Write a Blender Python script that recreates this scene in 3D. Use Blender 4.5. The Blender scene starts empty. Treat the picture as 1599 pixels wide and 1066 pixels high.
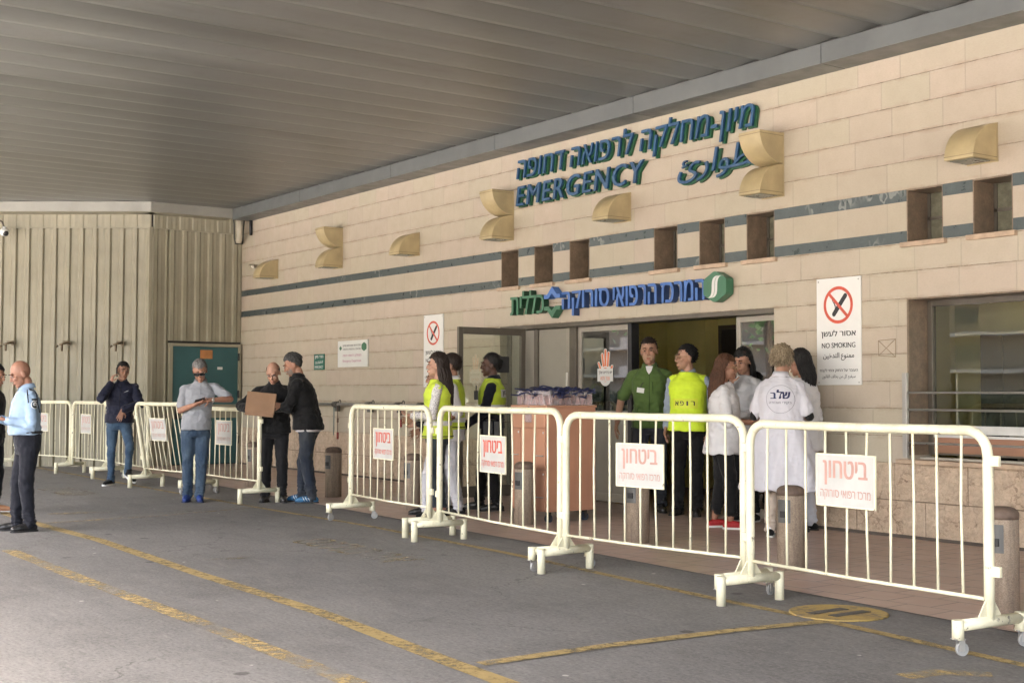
import bpy, bmesh, math, random
from mathutils import Vector, Matrix, noise, Euler
from mathutils.bvhtree import BVHTree
from mathutils.geometry import delaunay_2d_cdt
R = math.radians
sc = bpy.context.scene
COL = sc.collection
random.seed(7)

# ------------------------------------------------------------------ camera, sky, sun, exposure
cam_data = bpy.data.cameras.new("camera")
cam = bpy.data.objects.new("camera", cam_data)
COL.objects.link(cam)
sc.camera = cam
cam_data.sensor_width = 36.0
cam_data.lens = 2028.11 / 1599 * 36.0
cam_data.clip_start = 0.05
cam_data.clip_end = 2000
def cam_matrix(yaw, pitch, roll):
    cy, sy, cp, sp = math.cos(yaw), math.sin(yaw), math.cos(pitch), math.sin(pitch)
    f = Vector((sy * cp, cy * cp, sp)); r = Vector((cy, -sy, 0)); u = r.cross(f)
    cr, sr = math.cos(roll), math.sin(roll)
    r2 = r * cr + u * sr; u2 = u * cr - r * sr
    m = Matrix((r2, u2, -f)).transposed().to_4x4()
    m.translation = (0, 0, 1.35)
    return m
cam.matrix_world = cam_matrix(R(-54.5485), R(2.28338), R(0.14394))

SUN_EL, SUN_AZ = 58.0, 185.0          # compass azimuth the sun shines from (0 = +Y, clockwise)
world = bpy.data.worlds.new("World"); sc.world = world; world.use_nodes = True
wt = world.node_tree
bg = wt.nodes["Background"]
sky = wt.nodes.new("ShaderNodeTexSky"); sky.sky_type = 'NISHITA'; sky.sun_disc = False
sky.sun_elevation = R(SUN_EL); sky.sun_rotation = R(SUN_AZ)
sky.air_density = 1.0; sky.dust_density = 7.0; sky.ozone_density = 0.3
wt.links.new(sky.outputs[0], bg.inputs[0]); bg.inputs[1].default_value = 0.15
sun_d = bpy.data.lights.new("sun", 'SUN'); sun = bpy.data.objects.new("sun", sun_d); COL.objects.link(sun)
sun_d.energy = 2.7; sun_d.angle = R(20); sun_d.color = (1.0, 0.985, 0.96)
sd = Vector((math.sin(R(SUN_AZ)) * math.cos(R(SUN_EL)), math.cos(R(SUN_AZ)) * math.cos(R(SUN_EL)), math.sin(R(SUN_EL))))
sun.rotation_euler = sd.to_track_quat('Z', 'Y').to_euler(); sun.location = (0, -20, 30)
sc.view_settings.view_transform = 'Standard'; sc.view_settings.look = 'None'
sc.view_settings.gamma = 1.0; sc.view_settings.exposure = 4.0
cy_ = sc.cycles
cy_.max_bounces = 7; cy_.diffuse_bounces = 4; cy_.glossy_bounces = 3; cy_.transmission_bounces = 6; cy_.transparent_max_bounces = 12
cy_.caustics_reflective = False; cy_.caustics_refractive = False; cy_.sample_clamp_indirect = 6.0

# ------------------------------------------------------------------ helpers: mesh
class MB:
    def __init__(s): s.v = []; s.f = []; s.m = []; s.s = []
    def add(s, vs, fs, m=0, smooth=False):
        o = len(s.v); s.v += [tuple(v) for v in vs]
        for f in fs: s.f.append([i + o for i in f]); s.m.append(m); s.s.append(smooth)
        return s
    def box(s, x0, x1, y0, y1, z0, z1, m=0):
        vs = [(x, y, z) for z in (z0, z1) for y in (y0, y1) for x in (x0, x1)]
        return s.add(vs, [(0, 2, 3, 1), (4, 5, 7, 6), (0, 1, 5, 4), (2, 6, 7, 3), (0, 4, 6, 2), (1, 3, 7, 5)], m)
    def obox(s, c, ax, ay, az, hx, hy, hz, m=0):
        c = Vector(c); vs = [c + ax * (i * hx) + ay * (j * hy) + az * (k * hz) for k in (-1, 1) for j in (-1, 1) for i in (-1, 1)]
        return s.add(vs, [(0, 2, 3, 1), (4, 5, 7, 6), (0, 1, 5, 4), (2, 6, 7, 3), (0, 4, 6, 2), (1, 3, 7, 5)], m)
    def tube(s, pts, r, n=12, m=0, caps=True, smooth=True):
        pts = [Vector(p) for p in pts]; N = len(pts)
        rs = r if isinstance(r, (list, tuple)) else [r] * N
        up = None; vs = []
        for i, p in enumerate(pts):
            t = (pts[min(i + 1, N - 1)] - pts[max(i - 1, 0)]).normalized()
            if up is None:
                up = Vector((0, 0, 1)) if abs(t.z) < .9 else Vector((1, 0, 0))
            a = t.cross(up).normalized(); up = a.cross(t).normalized()
            for k in range(n):
                q = 2 * math.pi * k / n
                vs.append(p + (a * math.cos(q) + up * math.sin(q)) * rs[i])
        fs = []
        for i in range(N - 1):
            for k in range(n):
                a, b = i * n + k, i * n + (k + 1) % n
                fs.append((a, b, b + n, a + n))
        s.add(vs, fs, m, smooth)
        if caps:
            o = len(s.v) - len(vs)
            s.f.append([o + k for k in range(n)][::-1]); s.m.append(m); s.s.append(False)
            s.f.append([o + (N - 1) * n + k for k in range(n)]); s.m.append(m); s.s.append(False)
        return s
    def lathe(s, prof, c=(0, 0, 0), n=24, m=0, smooth=True):
        vs = []; c = Vector(c)
        for r, z in prof:
            for k in range(n):
                q = 2 * math.pi * k / n; vs.append(c + Vector((r * math.cos(q), r * math.sin(q), z)))
        fs = [(i * n + k, i * n + (k + 1) % n, (i + 1) * n + (k + 1) % n, (i + 1) * n + k) for i in range(len(prof) - 1) for k in range(n)]
        fs.append(tuple(range(n))[::-1]); fs.append(tuple((len(prof) - 1) * n + k for k in range(n)))
        return s.add(vs, fs, m, smooth)
    def prism(s, poly, fn, d0, d1, m=0, smooth=False):
        n = len(poly); vs = [fn(a, b, d0) for a, b in poly] + [fn(a, b, d1) for a, b in poly]
        s.add(vs, [(i, (i + 1) % n, (i + 1) % n + n, i + n) for i in range(n)], m, smooth)
        o = len(s.v) - 2 * n
        s.f.append([o + i for i in range(n)][::-1]); s.m.append(m); s.s.append(False)
        s.f.append([o + n + i for i in range(n)]); s.m.append(m); s.s.append(False)
        return s
    def ball(s, c, rad, m=0, nu=16, nv=10, rot=None):
        c = Vector(c); rx, ry, rz = rad if isinstance(rad, (tuple, list)) else (rad,) * 3
        vs = [];
        for i in range(nv + 1):
            th = math.pi * i / nv
            for k in range(nu):
                q = 2 * math.pi * k / nu
                v = Vector((rx * math.sin(th) * math.cos(q), ry * math.sin(th) * math.sin(q), rz * math.cos(th)))
                if rot is not None: v = rot @ v
                vs.append(c + v)
        fs = [(i * nu + k, (i + 1) * nu + k, (i + 1) * nu + (k + 1) % nu, i * nu + (k + 1) % nu) for i in range(nv) for k in range(nu)]
        return s.add(vs, fs, m, True)
    def cap(s, p0, r0, p1, r1, m=0, n=12):
        p0 = Vector(p0); p1 = Vector(p1); d = p1 - p0; L = d.length
        if L < 1e-5: return s.ball(p0, max(r0, r1), m)
        t = d / L; pts = []; rs = []
        for q in (-85, -60, -30): pts.append(p0 + t * (r0 * math.sin(R(q)))); rs.append(r0 * math.cos(R(q)))
        pts += [p0, p1]; rs += [r0, r1]
        for q in (30, 60, 85): pts.append(p1 + t * (r1 * math.sin(R(q)))); rs.append(r1 * math.cos(R(q)))
        return s.tube(pts, rs, n, m)
    def loft(s, rings, m=0, n=28, pw=2.3):
        vs = []
        for c, rx, ry in rings:
            c = Vector(c)
            for k in range(n):
                q = 2 * math.pi * k / n; a, b = math.cos(q), math.sin(q)
                a = math.copysign(abs(a) ** (2 / pw), a); b = math.copysign(abs(b) ** (2 / pw), b)
                vs.append(c + Vector((rx * a, ry * b, 0)))
        fs = [(i * n + k, i * n + (k + 1) % n, (i + 1) * n + (k + 1) % n, (i + 1) * n + k) for i in range(len(rings) - 1) for k in range(n)]
        fs.append(tuple(range(n))[::-1]); fs.append(tuple((len(rings) - 1) * n + k for k in range(n)))
        return s.add(vs, fs, m, True)
    def mesh(s, name, mats):
        me = bpy.data.meshes.new(name)
        me.from_pydata(s.v, [], s.f)
        for m in mats: me.materials.append(m)
        me.polygons.foreach_set('material_index', s.m); me.polygons.foreach_set('use_smooth', s.s)
        me.update()
        return me
    def fix(s, me):
        bm = bmesh.new(); bm.from_mesh(me); bmesh.ops.recalc_face_normals(bm, faces=bm.faces); bm.to_mesh(me); bm.free()
    def build(s, name, mats, parent=None, world=True, bevel=0):
        if not isinstance(mats, (list, tuple)): mats = [mats]
        me = s.mesh(name, mats); s.fix(me)
        o = bpy.data.objects.new(name, me); COL.objects.link(o)
        if parent is not None:
            o.parent = parent
            if world:
                off = Vector((0, 0, 0)); q = parent
                while q is not None: off += q.location; q = q.parent
                me.transform(Matrix.Translation(-off))
        if bevel:
            b = o.modifiers.new('bevel', 'BEVEL'); b.width = bevel; b.segments = 2; b.limit_method = 'ANGLE'; b.angle_limit = R(40)
        return o
def tag(o, label=None, cat=None, group=None, kind=None):
    if label: o['label'] = label
    if cat: o['category'] = cat
    if group: o['group'] = group
    if kind: o['kind'] = kind
    return o
def empty(name, loc, label=None, cat=None, group=None, rz=0):
    o = bpy.data.objects.new(name, None); COL.objects.link(o); o.location = loc; o.rotation_euler = (0, 0, rz)
    o.empty_display_size = .2
    return tag(o, label, cat, group)
def copy_tree(o, parent=None):
    c = o.copy(); COL.objects.link(c)
    if parent is not None: c.parent = parent
    for ch in o.children: copy_tree(ch, c)
    return c
def smooth(t): return t * t * (3 - 2 * t)
def arc(c, r, a0, a1, n=6):
    return [(c[0] + r * math.cos(R(a0 + (a1 - a0) * i / n)), c[1] + r * math.sin(R(a0 + (a1 - a0) * i / n))) for i in range(n + 1)]

# ------------------------------------------------------------------ helpers: text
def rtl(t): return t[::-1]
_AR = {'ا': (0xFE8D, 2), 'ب': (0xFE8F, 4), 'ت': (0xFE95, 4), 'خ': (0xFEA5, 4), 'د': (0xFEA9, 2), 'ر': (0xFEAD, 2), 'س': (0xFEB1, 4),
       'ط': (0xFEC1, 4), 'ع': (0xFEC9, 4), 'غ': (0xFECD, 4), 'ف': (0xFED1, 4), 'ق': (0xFED5, 4), 'ك': (0xFED9, 4), 'ل': (0xFEDD, 4),
       'م': (0xFEE1, 4), 'ن': (0xFEE5, 4), 'و': (0xFEED, 2), 'ي': (0xFEF1, 4), 'ئ': (0xFE89, 4), 'ج': (0xFE9D, 4)}
def arabic(t):
    out = ''
    for i, c in enumerate(t):
        if c not in _AR: out += c; continue
        base, n = _AR[c]
        pj = i > 0 and t[i - 1] in _AR and _AR[t[i - 1]][1] == 4
        nj = n == 4 and i + 1 < len(t) and t[i + 1] in _AR
        out += chr(base + (3 if pj and nj else 1 if pj else 2 if nj else 0))
    return out[::-1]
_fc = bpy.data.curves.new('lettering', 'FONT'); _fo = bpy.data.objects.new('lettering', _fc)
_tcache = {}
def text_geo(body, bold=0.0, depth=0.0, shear=0.0, space=1.0):
    """outline of the writing, filled by a constrained triangulation (winding rule), optionally one unit deep"""
    key = (body, bold, depth, shear, space)
    if key in _tcache: return _tcache[key]
    COL.objects.link(_fo)
    _fc.body = body; _fc.size = 1; _fc.offset = bold; _fc.extrude = 0; _fc.shear = shear; _fc.resolution_u = 3; _fc.fill_mode = 'NONE'; _fc.space_character = space
    bpy.context.view_layer.update()
    me = bpy.data.meshes.new_from_object(_fo.evaluated_get(bpy.context.evaluated_depsgraph_get()))
    P = [v.co.to_2d() for v in me.vertices]; E = [tuple(e.vertices) for e in me.edges]
    bpy.data.meshes.remove(me); COL.objects.unlink(_fo)
    V, ed, F, ov, oe, of = delaunay_2d_cdt(P, E, [], 1, 1e-6)
    segs = [(P[a], P[b]) for a, b in E]
    fs = []
    for f in F:
        c = (V[f[0]] + V[f[1]] + V[f[2]]) / 3; wn = 0
        for a, b in segs:
            if (a.y > c.y) != (b.y > c.y):
                if a.x + (c.y - a.y) / (b.y - a.y) * (b.x - a.x) > c.x: wn += 1 if b.y > a.y else -1
        if wn: fs.append(tuple(f))
    n = len(V); vs = [Vector((v.x, v.y, .5 if depth else 0)) for v in V]
    if depth:
        vs += [Vector((v.x, v.y, -.5)) for v in V]
        cnt = {}
        for f in fs:
            for a, b in zip(f, f[1:] + f[:1]): cnt[frozenset((a, b))] = cnt.get(frozenset((a, b)), 0) + 1
        side = [(b, a, a + n, b + n) for f in fs for a, b in zip(f, f[1:] + f[:1]) if cnt[frozenset((a, b))] == 1]
        fs = fs + [tuple(i + n for i in f[::-1]) for f in fs] + side
    x0 = min(v.x for v in vs); x1 = max(v.x for v in vs); y0 = min(v.y for v in vs); y1 = max(v.y for v in vs)
    _tcache[key] = (vs, fs, x0, x1, y0, y1)
    return _tcache[key]
def text_add(mb, body, o, right, up, W=None, Hh=None, m=0, bold=0.02, depth=0.0, shear=0.0, align='C', side=None, space=1.0):
    """put writing into mb: o = middle (C) or left edge (L) of its box, W wide, Hh high"""
    passes = [0.0]
    if bold > 0:                  # writing is thickened by laying slightly shifted copies over each other
        passes = [-bold, 0.0, bold]; bold = 0.0
    vs, fs, x0, x1, y0, y1 = text_geo(body, bold, 1.0 if depth else 0.0, shear, space)
    sy = Hh / (y1 - y0) if Hh else W / (x1 - x0); sx = W / (x1 - x0) if W else sy
    o = Vector(o); right = Vector(right); up = Vector(up); n = right.cross(up)
    cx = (x0 + x1) / 2 if align == 'C' else x0
    for ip, dx in enumerate(passes):
        res = [o + right * ((v.x - cx + dx) * sx) + up * ((v.y - (y0 + y1) / 2) * sy) + n * (v.z * depth + .00025 * ip * (1 if v.z >= 0 else -1)) for v in vs]
        k = len(mb.f); mb.add(res, fs, m)
        if side is not None:
            for i in range(k, len(mb.f)):
                f = [Vector(mb.v[j]) for j in mb.f[i]]
                nn = (f[1] - f[0]).cross(f[2] - f[0])
                if nn.length > 0 and abs(nn.normalized().dot(n)) < .5: mb.m[i] = side
    return mb

# ------------------------------------------------------------------ helpers: materials
class NT:
    def __init__(s, name):
        s.mat = bpy.data.materials.new(name); s.mat.use_nodes = True; s.t = s.mat.node_tree; s.n = s.t.nodes; s.l = s.t.links
        s.p = s.n['Principled BSDF']
    def node(s, typ, **kw):
        n = s.n.new(typ)
        for k, v in kw.items():
            if k.startswith('i_'):
                key = k[2:]; key = int(key) if key.isdigit() else key.replace('_', ' ')
                s.set(n.inputs[key], v)
            else: setattr(n, k, v)
        return n
    def set(s, sock, v):
        if isinstance(v, bpy.types.NodeSocket): s.l.new(v, sock)
        else: sock.default_value = v if not (isinstance(v, tuple) and len(v) == 3 and sock.type == 'RGBA') else v + (1,)
    def math(s, op, a, b=0.0, c=0.0, clamp=False):
        n = s.n.new('ShaderNodeMath'); n.operation = op; n.use_clamp = clamp
        s.set(n.inputs[0], a); s.set(n.inputs[1], b)
        if op in ('MULTIPLY_ADD', 'SMOOTH_MIN', 'COMPARE'): s.set(n.inputs[2], c)
        return n.outputs[0]
    def mix(s, f, a, b, blend='MIX'):
        n = s.n.new('ShaderNodeMix'); n.data_type = 'RGBA'; n.blend_type = blend
        s.set(n.inputs[0], f); s.set(n.inputs[6], a); s.set(n.inputs[7], b)
        return n.outputs[2]
    def ramp(s, v, lo, hi, a=0.0, b=1.0):
        n = s.n.new('ShaderNodeMapRange'); n.clamp = True
        s.set(n.inputs[0], v); s.set(n.inputs[1], lo); s.set(n.inputs[2], hi); s.set(n.inputs[3], a); s.set(n.inputs[4], b)
        return n.outputs[0]
    def coord(s, which='Object'):
        return s.n.new('ShaderNodeTexCoord').outputs[which]
    def map(s, v, scale=(1, 1, 1), loc=(0, 0, 0), rot=(0, 0, 0)):
        n = s.n.new('ShaderNodeMapping'); s.l.new(v, n.inputs[0]); n.inputs['Scale'].default_value = scale; n.inputs['Location'].default_value = loc; n.inputs['Rotation'].default_value = rot
        return n.outputs[0]
    def noise(s, v, scale, detail=4, rough=.55, out=0):
        n = s.n.new('ShaderNodeTexNoise'); s.l.new(v, n.inputs['Vector']); n.inputs['Scale'].default_value = scale; n.inputs['Detail'].default_value = detail; n.inputs['Roughness'].default_value = rough
        return n.outputs[out]
    def bump(s, h, strength=.3, dist=.01):
        n = s.n.new('ShaderNodeBump'); n.inputs['Strength'].default_value = strength; n.inputs['Distance'].default_value = dist
        s.set(n.inputs['Height'], h); s.l.new(n.outputs[0], s.p.inputs['Normal'])
        return n
    def sep(s, v):
        n = s.n.new('ShaderNodeSeparateXYZ'); s.l.new(v, n.inputs[0]); return n.outputs
    def base(s, v): s.set(s.p.inputs['Base Color'], v)
    def rough(s, v): s.set(s.p.inputs['Roughness'], v)
def mul(c, k): return tuple(min(1, x * k) for x in c)
_mc = {}
def mat(name, c, rough=.6, var=.25, scale=6.0, bump=.15, bscale=60.0, bdist=.004, metal=0.0, spec=.5, c2=None, sheen=0):
    if name in _mc: return _mc[name]
    t = NT(name); co = t.coord()
    oi = t.node('ShaderNodeObjectInfo')
    ad = t.node('ShaderNodeVectorMath', operation='ADD'); t.l.new(co, ad.inputs[0])
    cm = t.node('ShaderNodeCombineXYZ'); m7 = t.math('MULTIPLY', oi.outputs['Random'], 37.0); t.l.new(m7, cm.inputs[0]); t.l.new(cm.outputs[0], ad.inputs[1])
    co = ad.outputs[0]
    n1 = t.noise(co, scale, 5, .6)
    f = t.ramp(n1, .3, .7)
    t.base(t.mix(f, mul(c, 1 - var), c2 or mul(c, 1 + var * .6)))
    n2 = t.noise(co, scale * 2.7, 3)
    t.rough(t.ramp(n2, .3, .7, max(0, rough - .08), min(1, rough + .08)))
    t.p.inputs['Metallic'].default_value = metal; t.p.inputs['Specular IOR Level'].default_value = spec
    if bump: t.bump(t.noise(co, bscale, 3), bump, bdist)
    if sheen: t.p.inputs['Sheen Weight'].default_value = sheen
    _mc[name] = t.mat
    return t.mat
# ------------------------------------------------------------------ special materials
def mat_stone(name, z0, h, c=(.478, .430, .360), one=False):
    t = NT(name); x, y, z = t.sep(t.coord())[0:3]
    co = t.coord()
    xy = t.math('ADD', x, y)
    v = t.math('DIVIDE', t.math('SUBTRACT', z, z0), h)
    row = t.math('FLOOR', v); fv = t.math('FRACT', v)
    w = t.math('ADD', t.math('DIVIDE', xy, .60), t.math('MULTIPLY', row, 17.37))
    vo = t.node('ShaderNodeTexVoronoi', voronoi_dimensions='1D', feature='F1'); t.l.new(w, vo.inputs['W']); vo.inputs['Scale'].default_value = 1; vo.inputs['Randomness'].default_value = .8
    ve = t.node('ShaderNodeTexVoronoi', voronoi_dimensions='1D', feature='DISTANCE_TO_EDGE'); t.l.new(w, ve.inputs['W']); ve.inputs['Scale'].default_value = 1; ve.inputs['Randomness'].default_value = .8
    cell = t.sep(vo.outputs['Color'])[0]
    cell2 = t.sep(vo.outputs['Color'])[1]
    big = t.noise(co, .7, 4, .6); mid = t.noise(co, 5, 6, .65); fine = t.noise(t.map(co, (1, 1, 2.5)), 38, 5, .7)
    pink = (c[0] * 1.0, c[1] * .93, c[2] * .9); gold = (c[0] * .95, c[1] * .95, c[2] * .86)
    col = t.mix(t.ramp(cell, 0, 1), pink, gold)
    col = t.mix(t.ramp(cell2, 0, 1, 0, .22), col, mul(c, .72))
    col = t.mix(t.ramp(mid, .35, .75, 0, .35), col, mul((c[0], c[1] * .93, c[2] * .82), .75))
    col = t.mix(t.ramp(fine, .45, .75, 0, .28), col, mul(c, .6))
    col = t.mix(t.ramp(big, .4, .75, 0, .25), col, mul((c[0], c[1] * .96, c[2] * .88), .8))
    # horizontal and vertical joints
    wob = t.math('MULTIPLY', t.math('SUBTRACT', t.noise(co, 30, 2), .5), .03)
    dv = t.math('ABSOLUTE', t.math('SUBTRACT', t.math('ADD', fv, wob), .5))
    jh = t.ramp(dv, .480, .495)
    if one: jh = 0.0
    jv = t.ramp(ve.outputs['Distance'], .004, .011, 1, 0)
    stain = t.math('MULTIPLY', t.ramp(dv, .33, .5), t.ramp(t.noise(t.map(co, (1.2, 1.2, 4)), 3, 5, .7), .45, .75)) if not one else 0.0
    if not one: col = t.mix(t.math('MULTIPLY', stain, .75), col, (.27, .17, .10))
    col = t.mix(t.math('MULTIPLY', jv, .24), col, mul(c, .42))
    if not one:
        dots = t.ramp(t.noise(co, 9, 3, .8), .42, .62, .35, 1)
        col = t.mix(t.math('MULTIPLY', t.math('MULTIPLY', jh, .85), dots), col, (.12, .08, .05))
    t.base(col); t.rough(t.ramp(mid, .3, .7, .45, .68)); t.p.inputs['Specular IOR Level'].default_value = .35
    hgt = t.math('MULTIPLY', fine, .12)
    hgt = t.math('SUBTRACT', hgt, t.math('MULTIPLY', jv, .5))
    if not one: hgt = t.math('SUBTRACT', hgt, jh)
    hgt = t.math('ADD', hgt, t.math('MULTIPLY', cell2, .4))
    t.bump(hgt, .5, .006)
    return t.mat
def mat_rough_stone(name):
    t = NT(name); co = t.coord(); x, y, z = t.sep(co)[0:3]
    c = (.59, .47, .35)
    a = t.noise(co, 2.2, 6, .65); b = t.noise(t.map(co, (1, 1, 1.3)), 11, 8, .72); d = t.noise(co, 55, 4, .7)
    vo = t.node('ShaderNodeTexVoronoi', feature='DISTANCE_TO_EDGE'); vo.inputs['Scale'].default_value = 5.5
    ad = t.node('ShaderNodeVectorMath', operation='ADD'); t.l.new(co, ad.inputs[0]); sc_ = t.node('ShaderNodeVectorMath', operation='SCALE'); t.l.new(t.noise(co, 7, 4, .7, 1), sc_.inputs[0]); sc_.inputs['Scale'].default_value = .28; t.l.new(sc_.outputs[0], ad.inputs[1]); t.l.new(ad.outputs[0], vo.inputs['Vector'])
    crack = t.ramp(vo.outputs['Distance'], .0, .05, 1, 0)
    crack = t.math('MULTIPLY', crack, t.ramp(a, .42, .6))
    col = t.mix(t.ramp(b, .3, .7), mul(c, .72), mul(c, 1.2)); col = t.mix(t.ramp(a, .4, .7, 0, .5), col, (.50, .35, .24))
    col = t.mix(t.math('MULTIPLY', crack, .6), col, (.16, .09, .06)); col = t.mix(t.ramp(d, .5, .8, 0, .4), col, (.2, .13, .09))
    fz = t.math('FRACT', t.math('DIVIDE', z, .352)); dj = t.math('ABSOLUTE', t.math('SUBTRACT', fz, .5)); j = t.ramp(dj, .482, .494)
    w = t.math('ADD', t.math('DIVIDE', x, .8), t.math('MULTIPLY', t.math('FLOOR', t.math('DIVIDE', z, .352)), .43))
    jx = t.ramp(t.math('ABSOLUTE', t.math('SUBTRACT', t.math('FRACT', w), .5)), .494, .498)
    j = t.math('MAXIMUM', j, jx)
    col = t.mix(t.math('MULTIPLY', j, .6), col, (.12, .08, .05))
    t.base(col); t.rough(.8)
    t.bump(t.math('SUBTRACT', t.math('ADD', t.math('MULTIPLY', b, 1.6), t.math('MULTIPLY', d, .3)), t.math('ADD', j, t.math('MULTIPLY', crack, .5))), .8, .02)
    return t.mat
def mat_marble(name, c, vein, amt=.8, rough=.3, vs=1.5, con=1.0):
    t = NT(name); co = t.coord()
    n = t.noise(co, 9, 6, .65); f = t.noise(co, 45, 5, .7)
    col = t.mix(t.ramp(n, .3, .7), mul(c, 1 - .28 * con), mul(c, 1 + .35 * con)); col = t.mix(t.ramp(f, .45, .75, 0, .5 * con), col, mul(c, .5))
    wv = t.node('ShaderNodeTexWave', wave_type='BANDS', bands_direction='DIAGONAL'); t.l.new(t.map(co, (1, 1, .6), rot=(0, .5, 0)), wv.inputs[0]); wv.inputs['Scale'].default_value = vs; wv.inputs['Distortion'].default_value = 14; wv.inputs['Detail'].default_value = 5; wv.inputs['Detail Roughness'].default_value = .7
    vm = t.math('MULTIPLY', t.ramp(wv.outputs[1], .965, .995), t.ramp(t.noise(co, 1.6, 3), .52, .6))
    t.base(t.mix(t.math('MULTIPLY', vm, amt), col, vein)); t.rough(t.ramp(n, .3, .7, rough - .06, rough + .1))
    t.bump(f, .05, .002)
    return t.mat
def mat_asphalt():
    t = NT('asphalt'); co = t.coord()
    a = t.noise(co, .28, 6, .6); b = t.noise(t.map(co, (1.0, 1.0, 1)), 1.9, 7, .68); g = t.noise(co, 90, 4, .75); sp = t.noise(co, 260, 2, .8)
    c = (.150, .144, .137)
    col = t.mix(t.ramp(a, .35, .65), mul(c, .78), mul(c, 1.22))
    col = t.mix(t.ramp(b, .42, .70, 0, .7), col, (.21, .20, .188)); col = t.mix(t.ramp(b, .28, .44, .6, 0), col, (.085, .08, .075)); m8 = t.noise(t.map(co, (1, 2.2, 1)), 7, 6, .75); col = t.mix(t.ramp(m8, .5, .72, 0, .5), col, (.225, .213, .20)); col = t.mix(t.ramp(m8, .3, .46, .5, 0), col, (.08, .075, .07))
    dk = t.noise(t.map(co, (1, 1.6, 1), (3, 9, 0)), .8, 7, .7)
    col = t.mix(t.ramp(dk, .54, .7, 0, .5), col, (.095, .088, .083))
    col = t.mix(t.ramp(g, .5, .72, 0, .45), col, (.25, .24, .225))
    col = t.mix(t.ramp(sp, .3, .45, .5, 0), col, (.07, .065, .06))
    gr2 = t.noise(t.map(co, (1, 1.4, 1)), 34, 4, .7); col = t.mix(t.ramp(gr2, .34, .5, .55, 0), col, (.07, .066, .062)); col = t.mix(t.ramp(gr2, .54, .7, 0, .5), col, (.27, .258, .24)); st = t.noise(t.map(co, (.7, 3.5, 1), (1, 7, 0), (0, 0, .95)), 2.4, 6, .75); col = t.mix(t.ramp(st, .55, .72, 0, .4), col, (.26, .245, .225)); col = t.mix(t.ramp(st, .3, .43, .35, 0), col, (.075, .07, .066))
    # white scuffs, gum spots, oil spots
    vo = t.node('ShaderNodeTexVoronoi'); t.l.new(co, vo.inputs['Vector']); vo.inputs['Scale'].default_value = 1.7
    ad = t.math('ADD', vo.outputs['Distance'], t.math('MULTIPLY', t.noise(co, 14, 3), .06))
    col = t.mix(t.ramp(ad, .085, .11, .7, 0), col, (.04, .036, .033))
    vo2 = t.node('ShaderNodeTexVoronoi'); t.l.new(t.map(co, (1, 1, 1), (5.3, 2.1, 0)), vo2.inputs['Vector']); vo2.inputs['Scale'].default_value = 2.6
    ad2 = t.math('ADD', vo2.outputs['Distance'], t.math('MULTIPLY', t.noise(co, 25, 3), .09))
    col = t.mix(t.ramp(ad2, .075, .09, .7, 0), col, (.5, .47, .42))
    scf = t.noise(t.map(co, (1.6, 9, 1), rot=(0, 0, .25)), 1.6, 8, .75)
    col = t.mix(t.ramp(scf, .63, .74, 0, .5), col, (.37, .34, .29))
    # hair cracks
    vc = t.node('ShaderNodeTexVoronoi', feature='DISTANCE_TO_EDGE'); vc.inputs['Scale'].default_value = .32
    av = t.node('ShaderNodeVectorMath', operation='ADD'); t.l.new(co, av.inputs[0]); s2 = t.node('ShaderNodeVectorMath', operation='SCALE'); t.l.new(t.noise(co, 1.1, 6, .7, 1), s2.inputs[0]); s2.inputs['Scale'].default_value = .9; t.l.new(s2.outputs[0], av.inputs[1]); t.l.new(av.outputs[0], vc.inputs['Vector'])
    cr = t.math('MULTIPLY', t.ramp(vc.outputs['Distance'], .0008, .0035, 1, 0), t.ramp(a, .45, .55))
    col = t.mix(t.math('MULTIPLY', cr, .6), col, (.05, .045, .042))
    t.base(col); t.rough(t.ramp(b, .3, .7, .72, .9)); t.p.inputs['Specular IOR Level'].default_value = .3
    t.bump(t.math('ADD', t.math('MULTIPLY', g, .7), sp), .45, .004)
    return t.mat
def mat_tiles():
    t = NT('paving tiles'); co = t.coord()
    br = t.node('ShaderNodeTexBrick', offset=0.5); t.l.new(t.map(co, (1, 1, 1), rot=(0, 0, R(-3.4))), br.inputs['Vector'])
    for k, v in (('Scale', 1.0), ('Mortar Size', .006), ('Brick Width', .33), ('Row Height', .33), ('Bias', 0.0)): br.inputs[k].default_value = v
    br.inputs['Color1'].default_value = (.45, .315, .25, 1); br.inputs['Color2'].default_value = (.49, .35, .285, 1); br.inputs['Mortar'].default_value = (.10, .075, .06, 1)
    a = t.noise(co, .6, 6, .65); b = t.noise(co, 4, 7, .7); g = t.noise(co, 120, 3, .7)
    col = t.mix(t.ramp(a, .35, .7, 0, .6), br.outputs[0], (.45, .355, .295))
    col = t.mix(t.ramp(b, .5, .75, 0, .5), col, (.55, .44, .37)); col = t.mix(t.ramp(b, .25, .42, .45, 0), col, (.24, .18, .15))
    col = t.mix(t.ramp(g, .5, .75, 0, .25), col, (.36, .27, .22))
    t.base(col); t.rough(t.ramp(b, .3, .7, .26, .5)); t.p.inputs['Specular IOR Level'].default_value = .5
    t.bump(t.math('SUBTRACT', t.math('MULTIPLY', g, .2), t.math('MULTIPLY', br.outputs[1], .8)), .35, .003)
    return t.mat
def mat_worn_paint(name, c, lo, hi):
    t = NT(name); co = t.coord()
    a = t.noise(co, 1.3, 6, .7); b = t.noise(t.map(co, (1, 1, 1)), 16, 7, .75); g = t.noise(co, 100, 3, .8)
    f = t.math('ADD', t.math('MULTIPLY', a, .9), t.math('ADD', t.math('MULTIPLY', b, .8), t.math('MULTIPLY', g, .35)))
    al = t.ramp(f, lo, hi)
    t.base(t.mix(t.ramp(b, .3, .7), mul(c, .7), mul(c, 1.12))); t.rough(.75)
    t.set(t.p.inputs['Alpha'], t.math('MULTIPLY', al, .92))
    return t.mat
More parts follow.
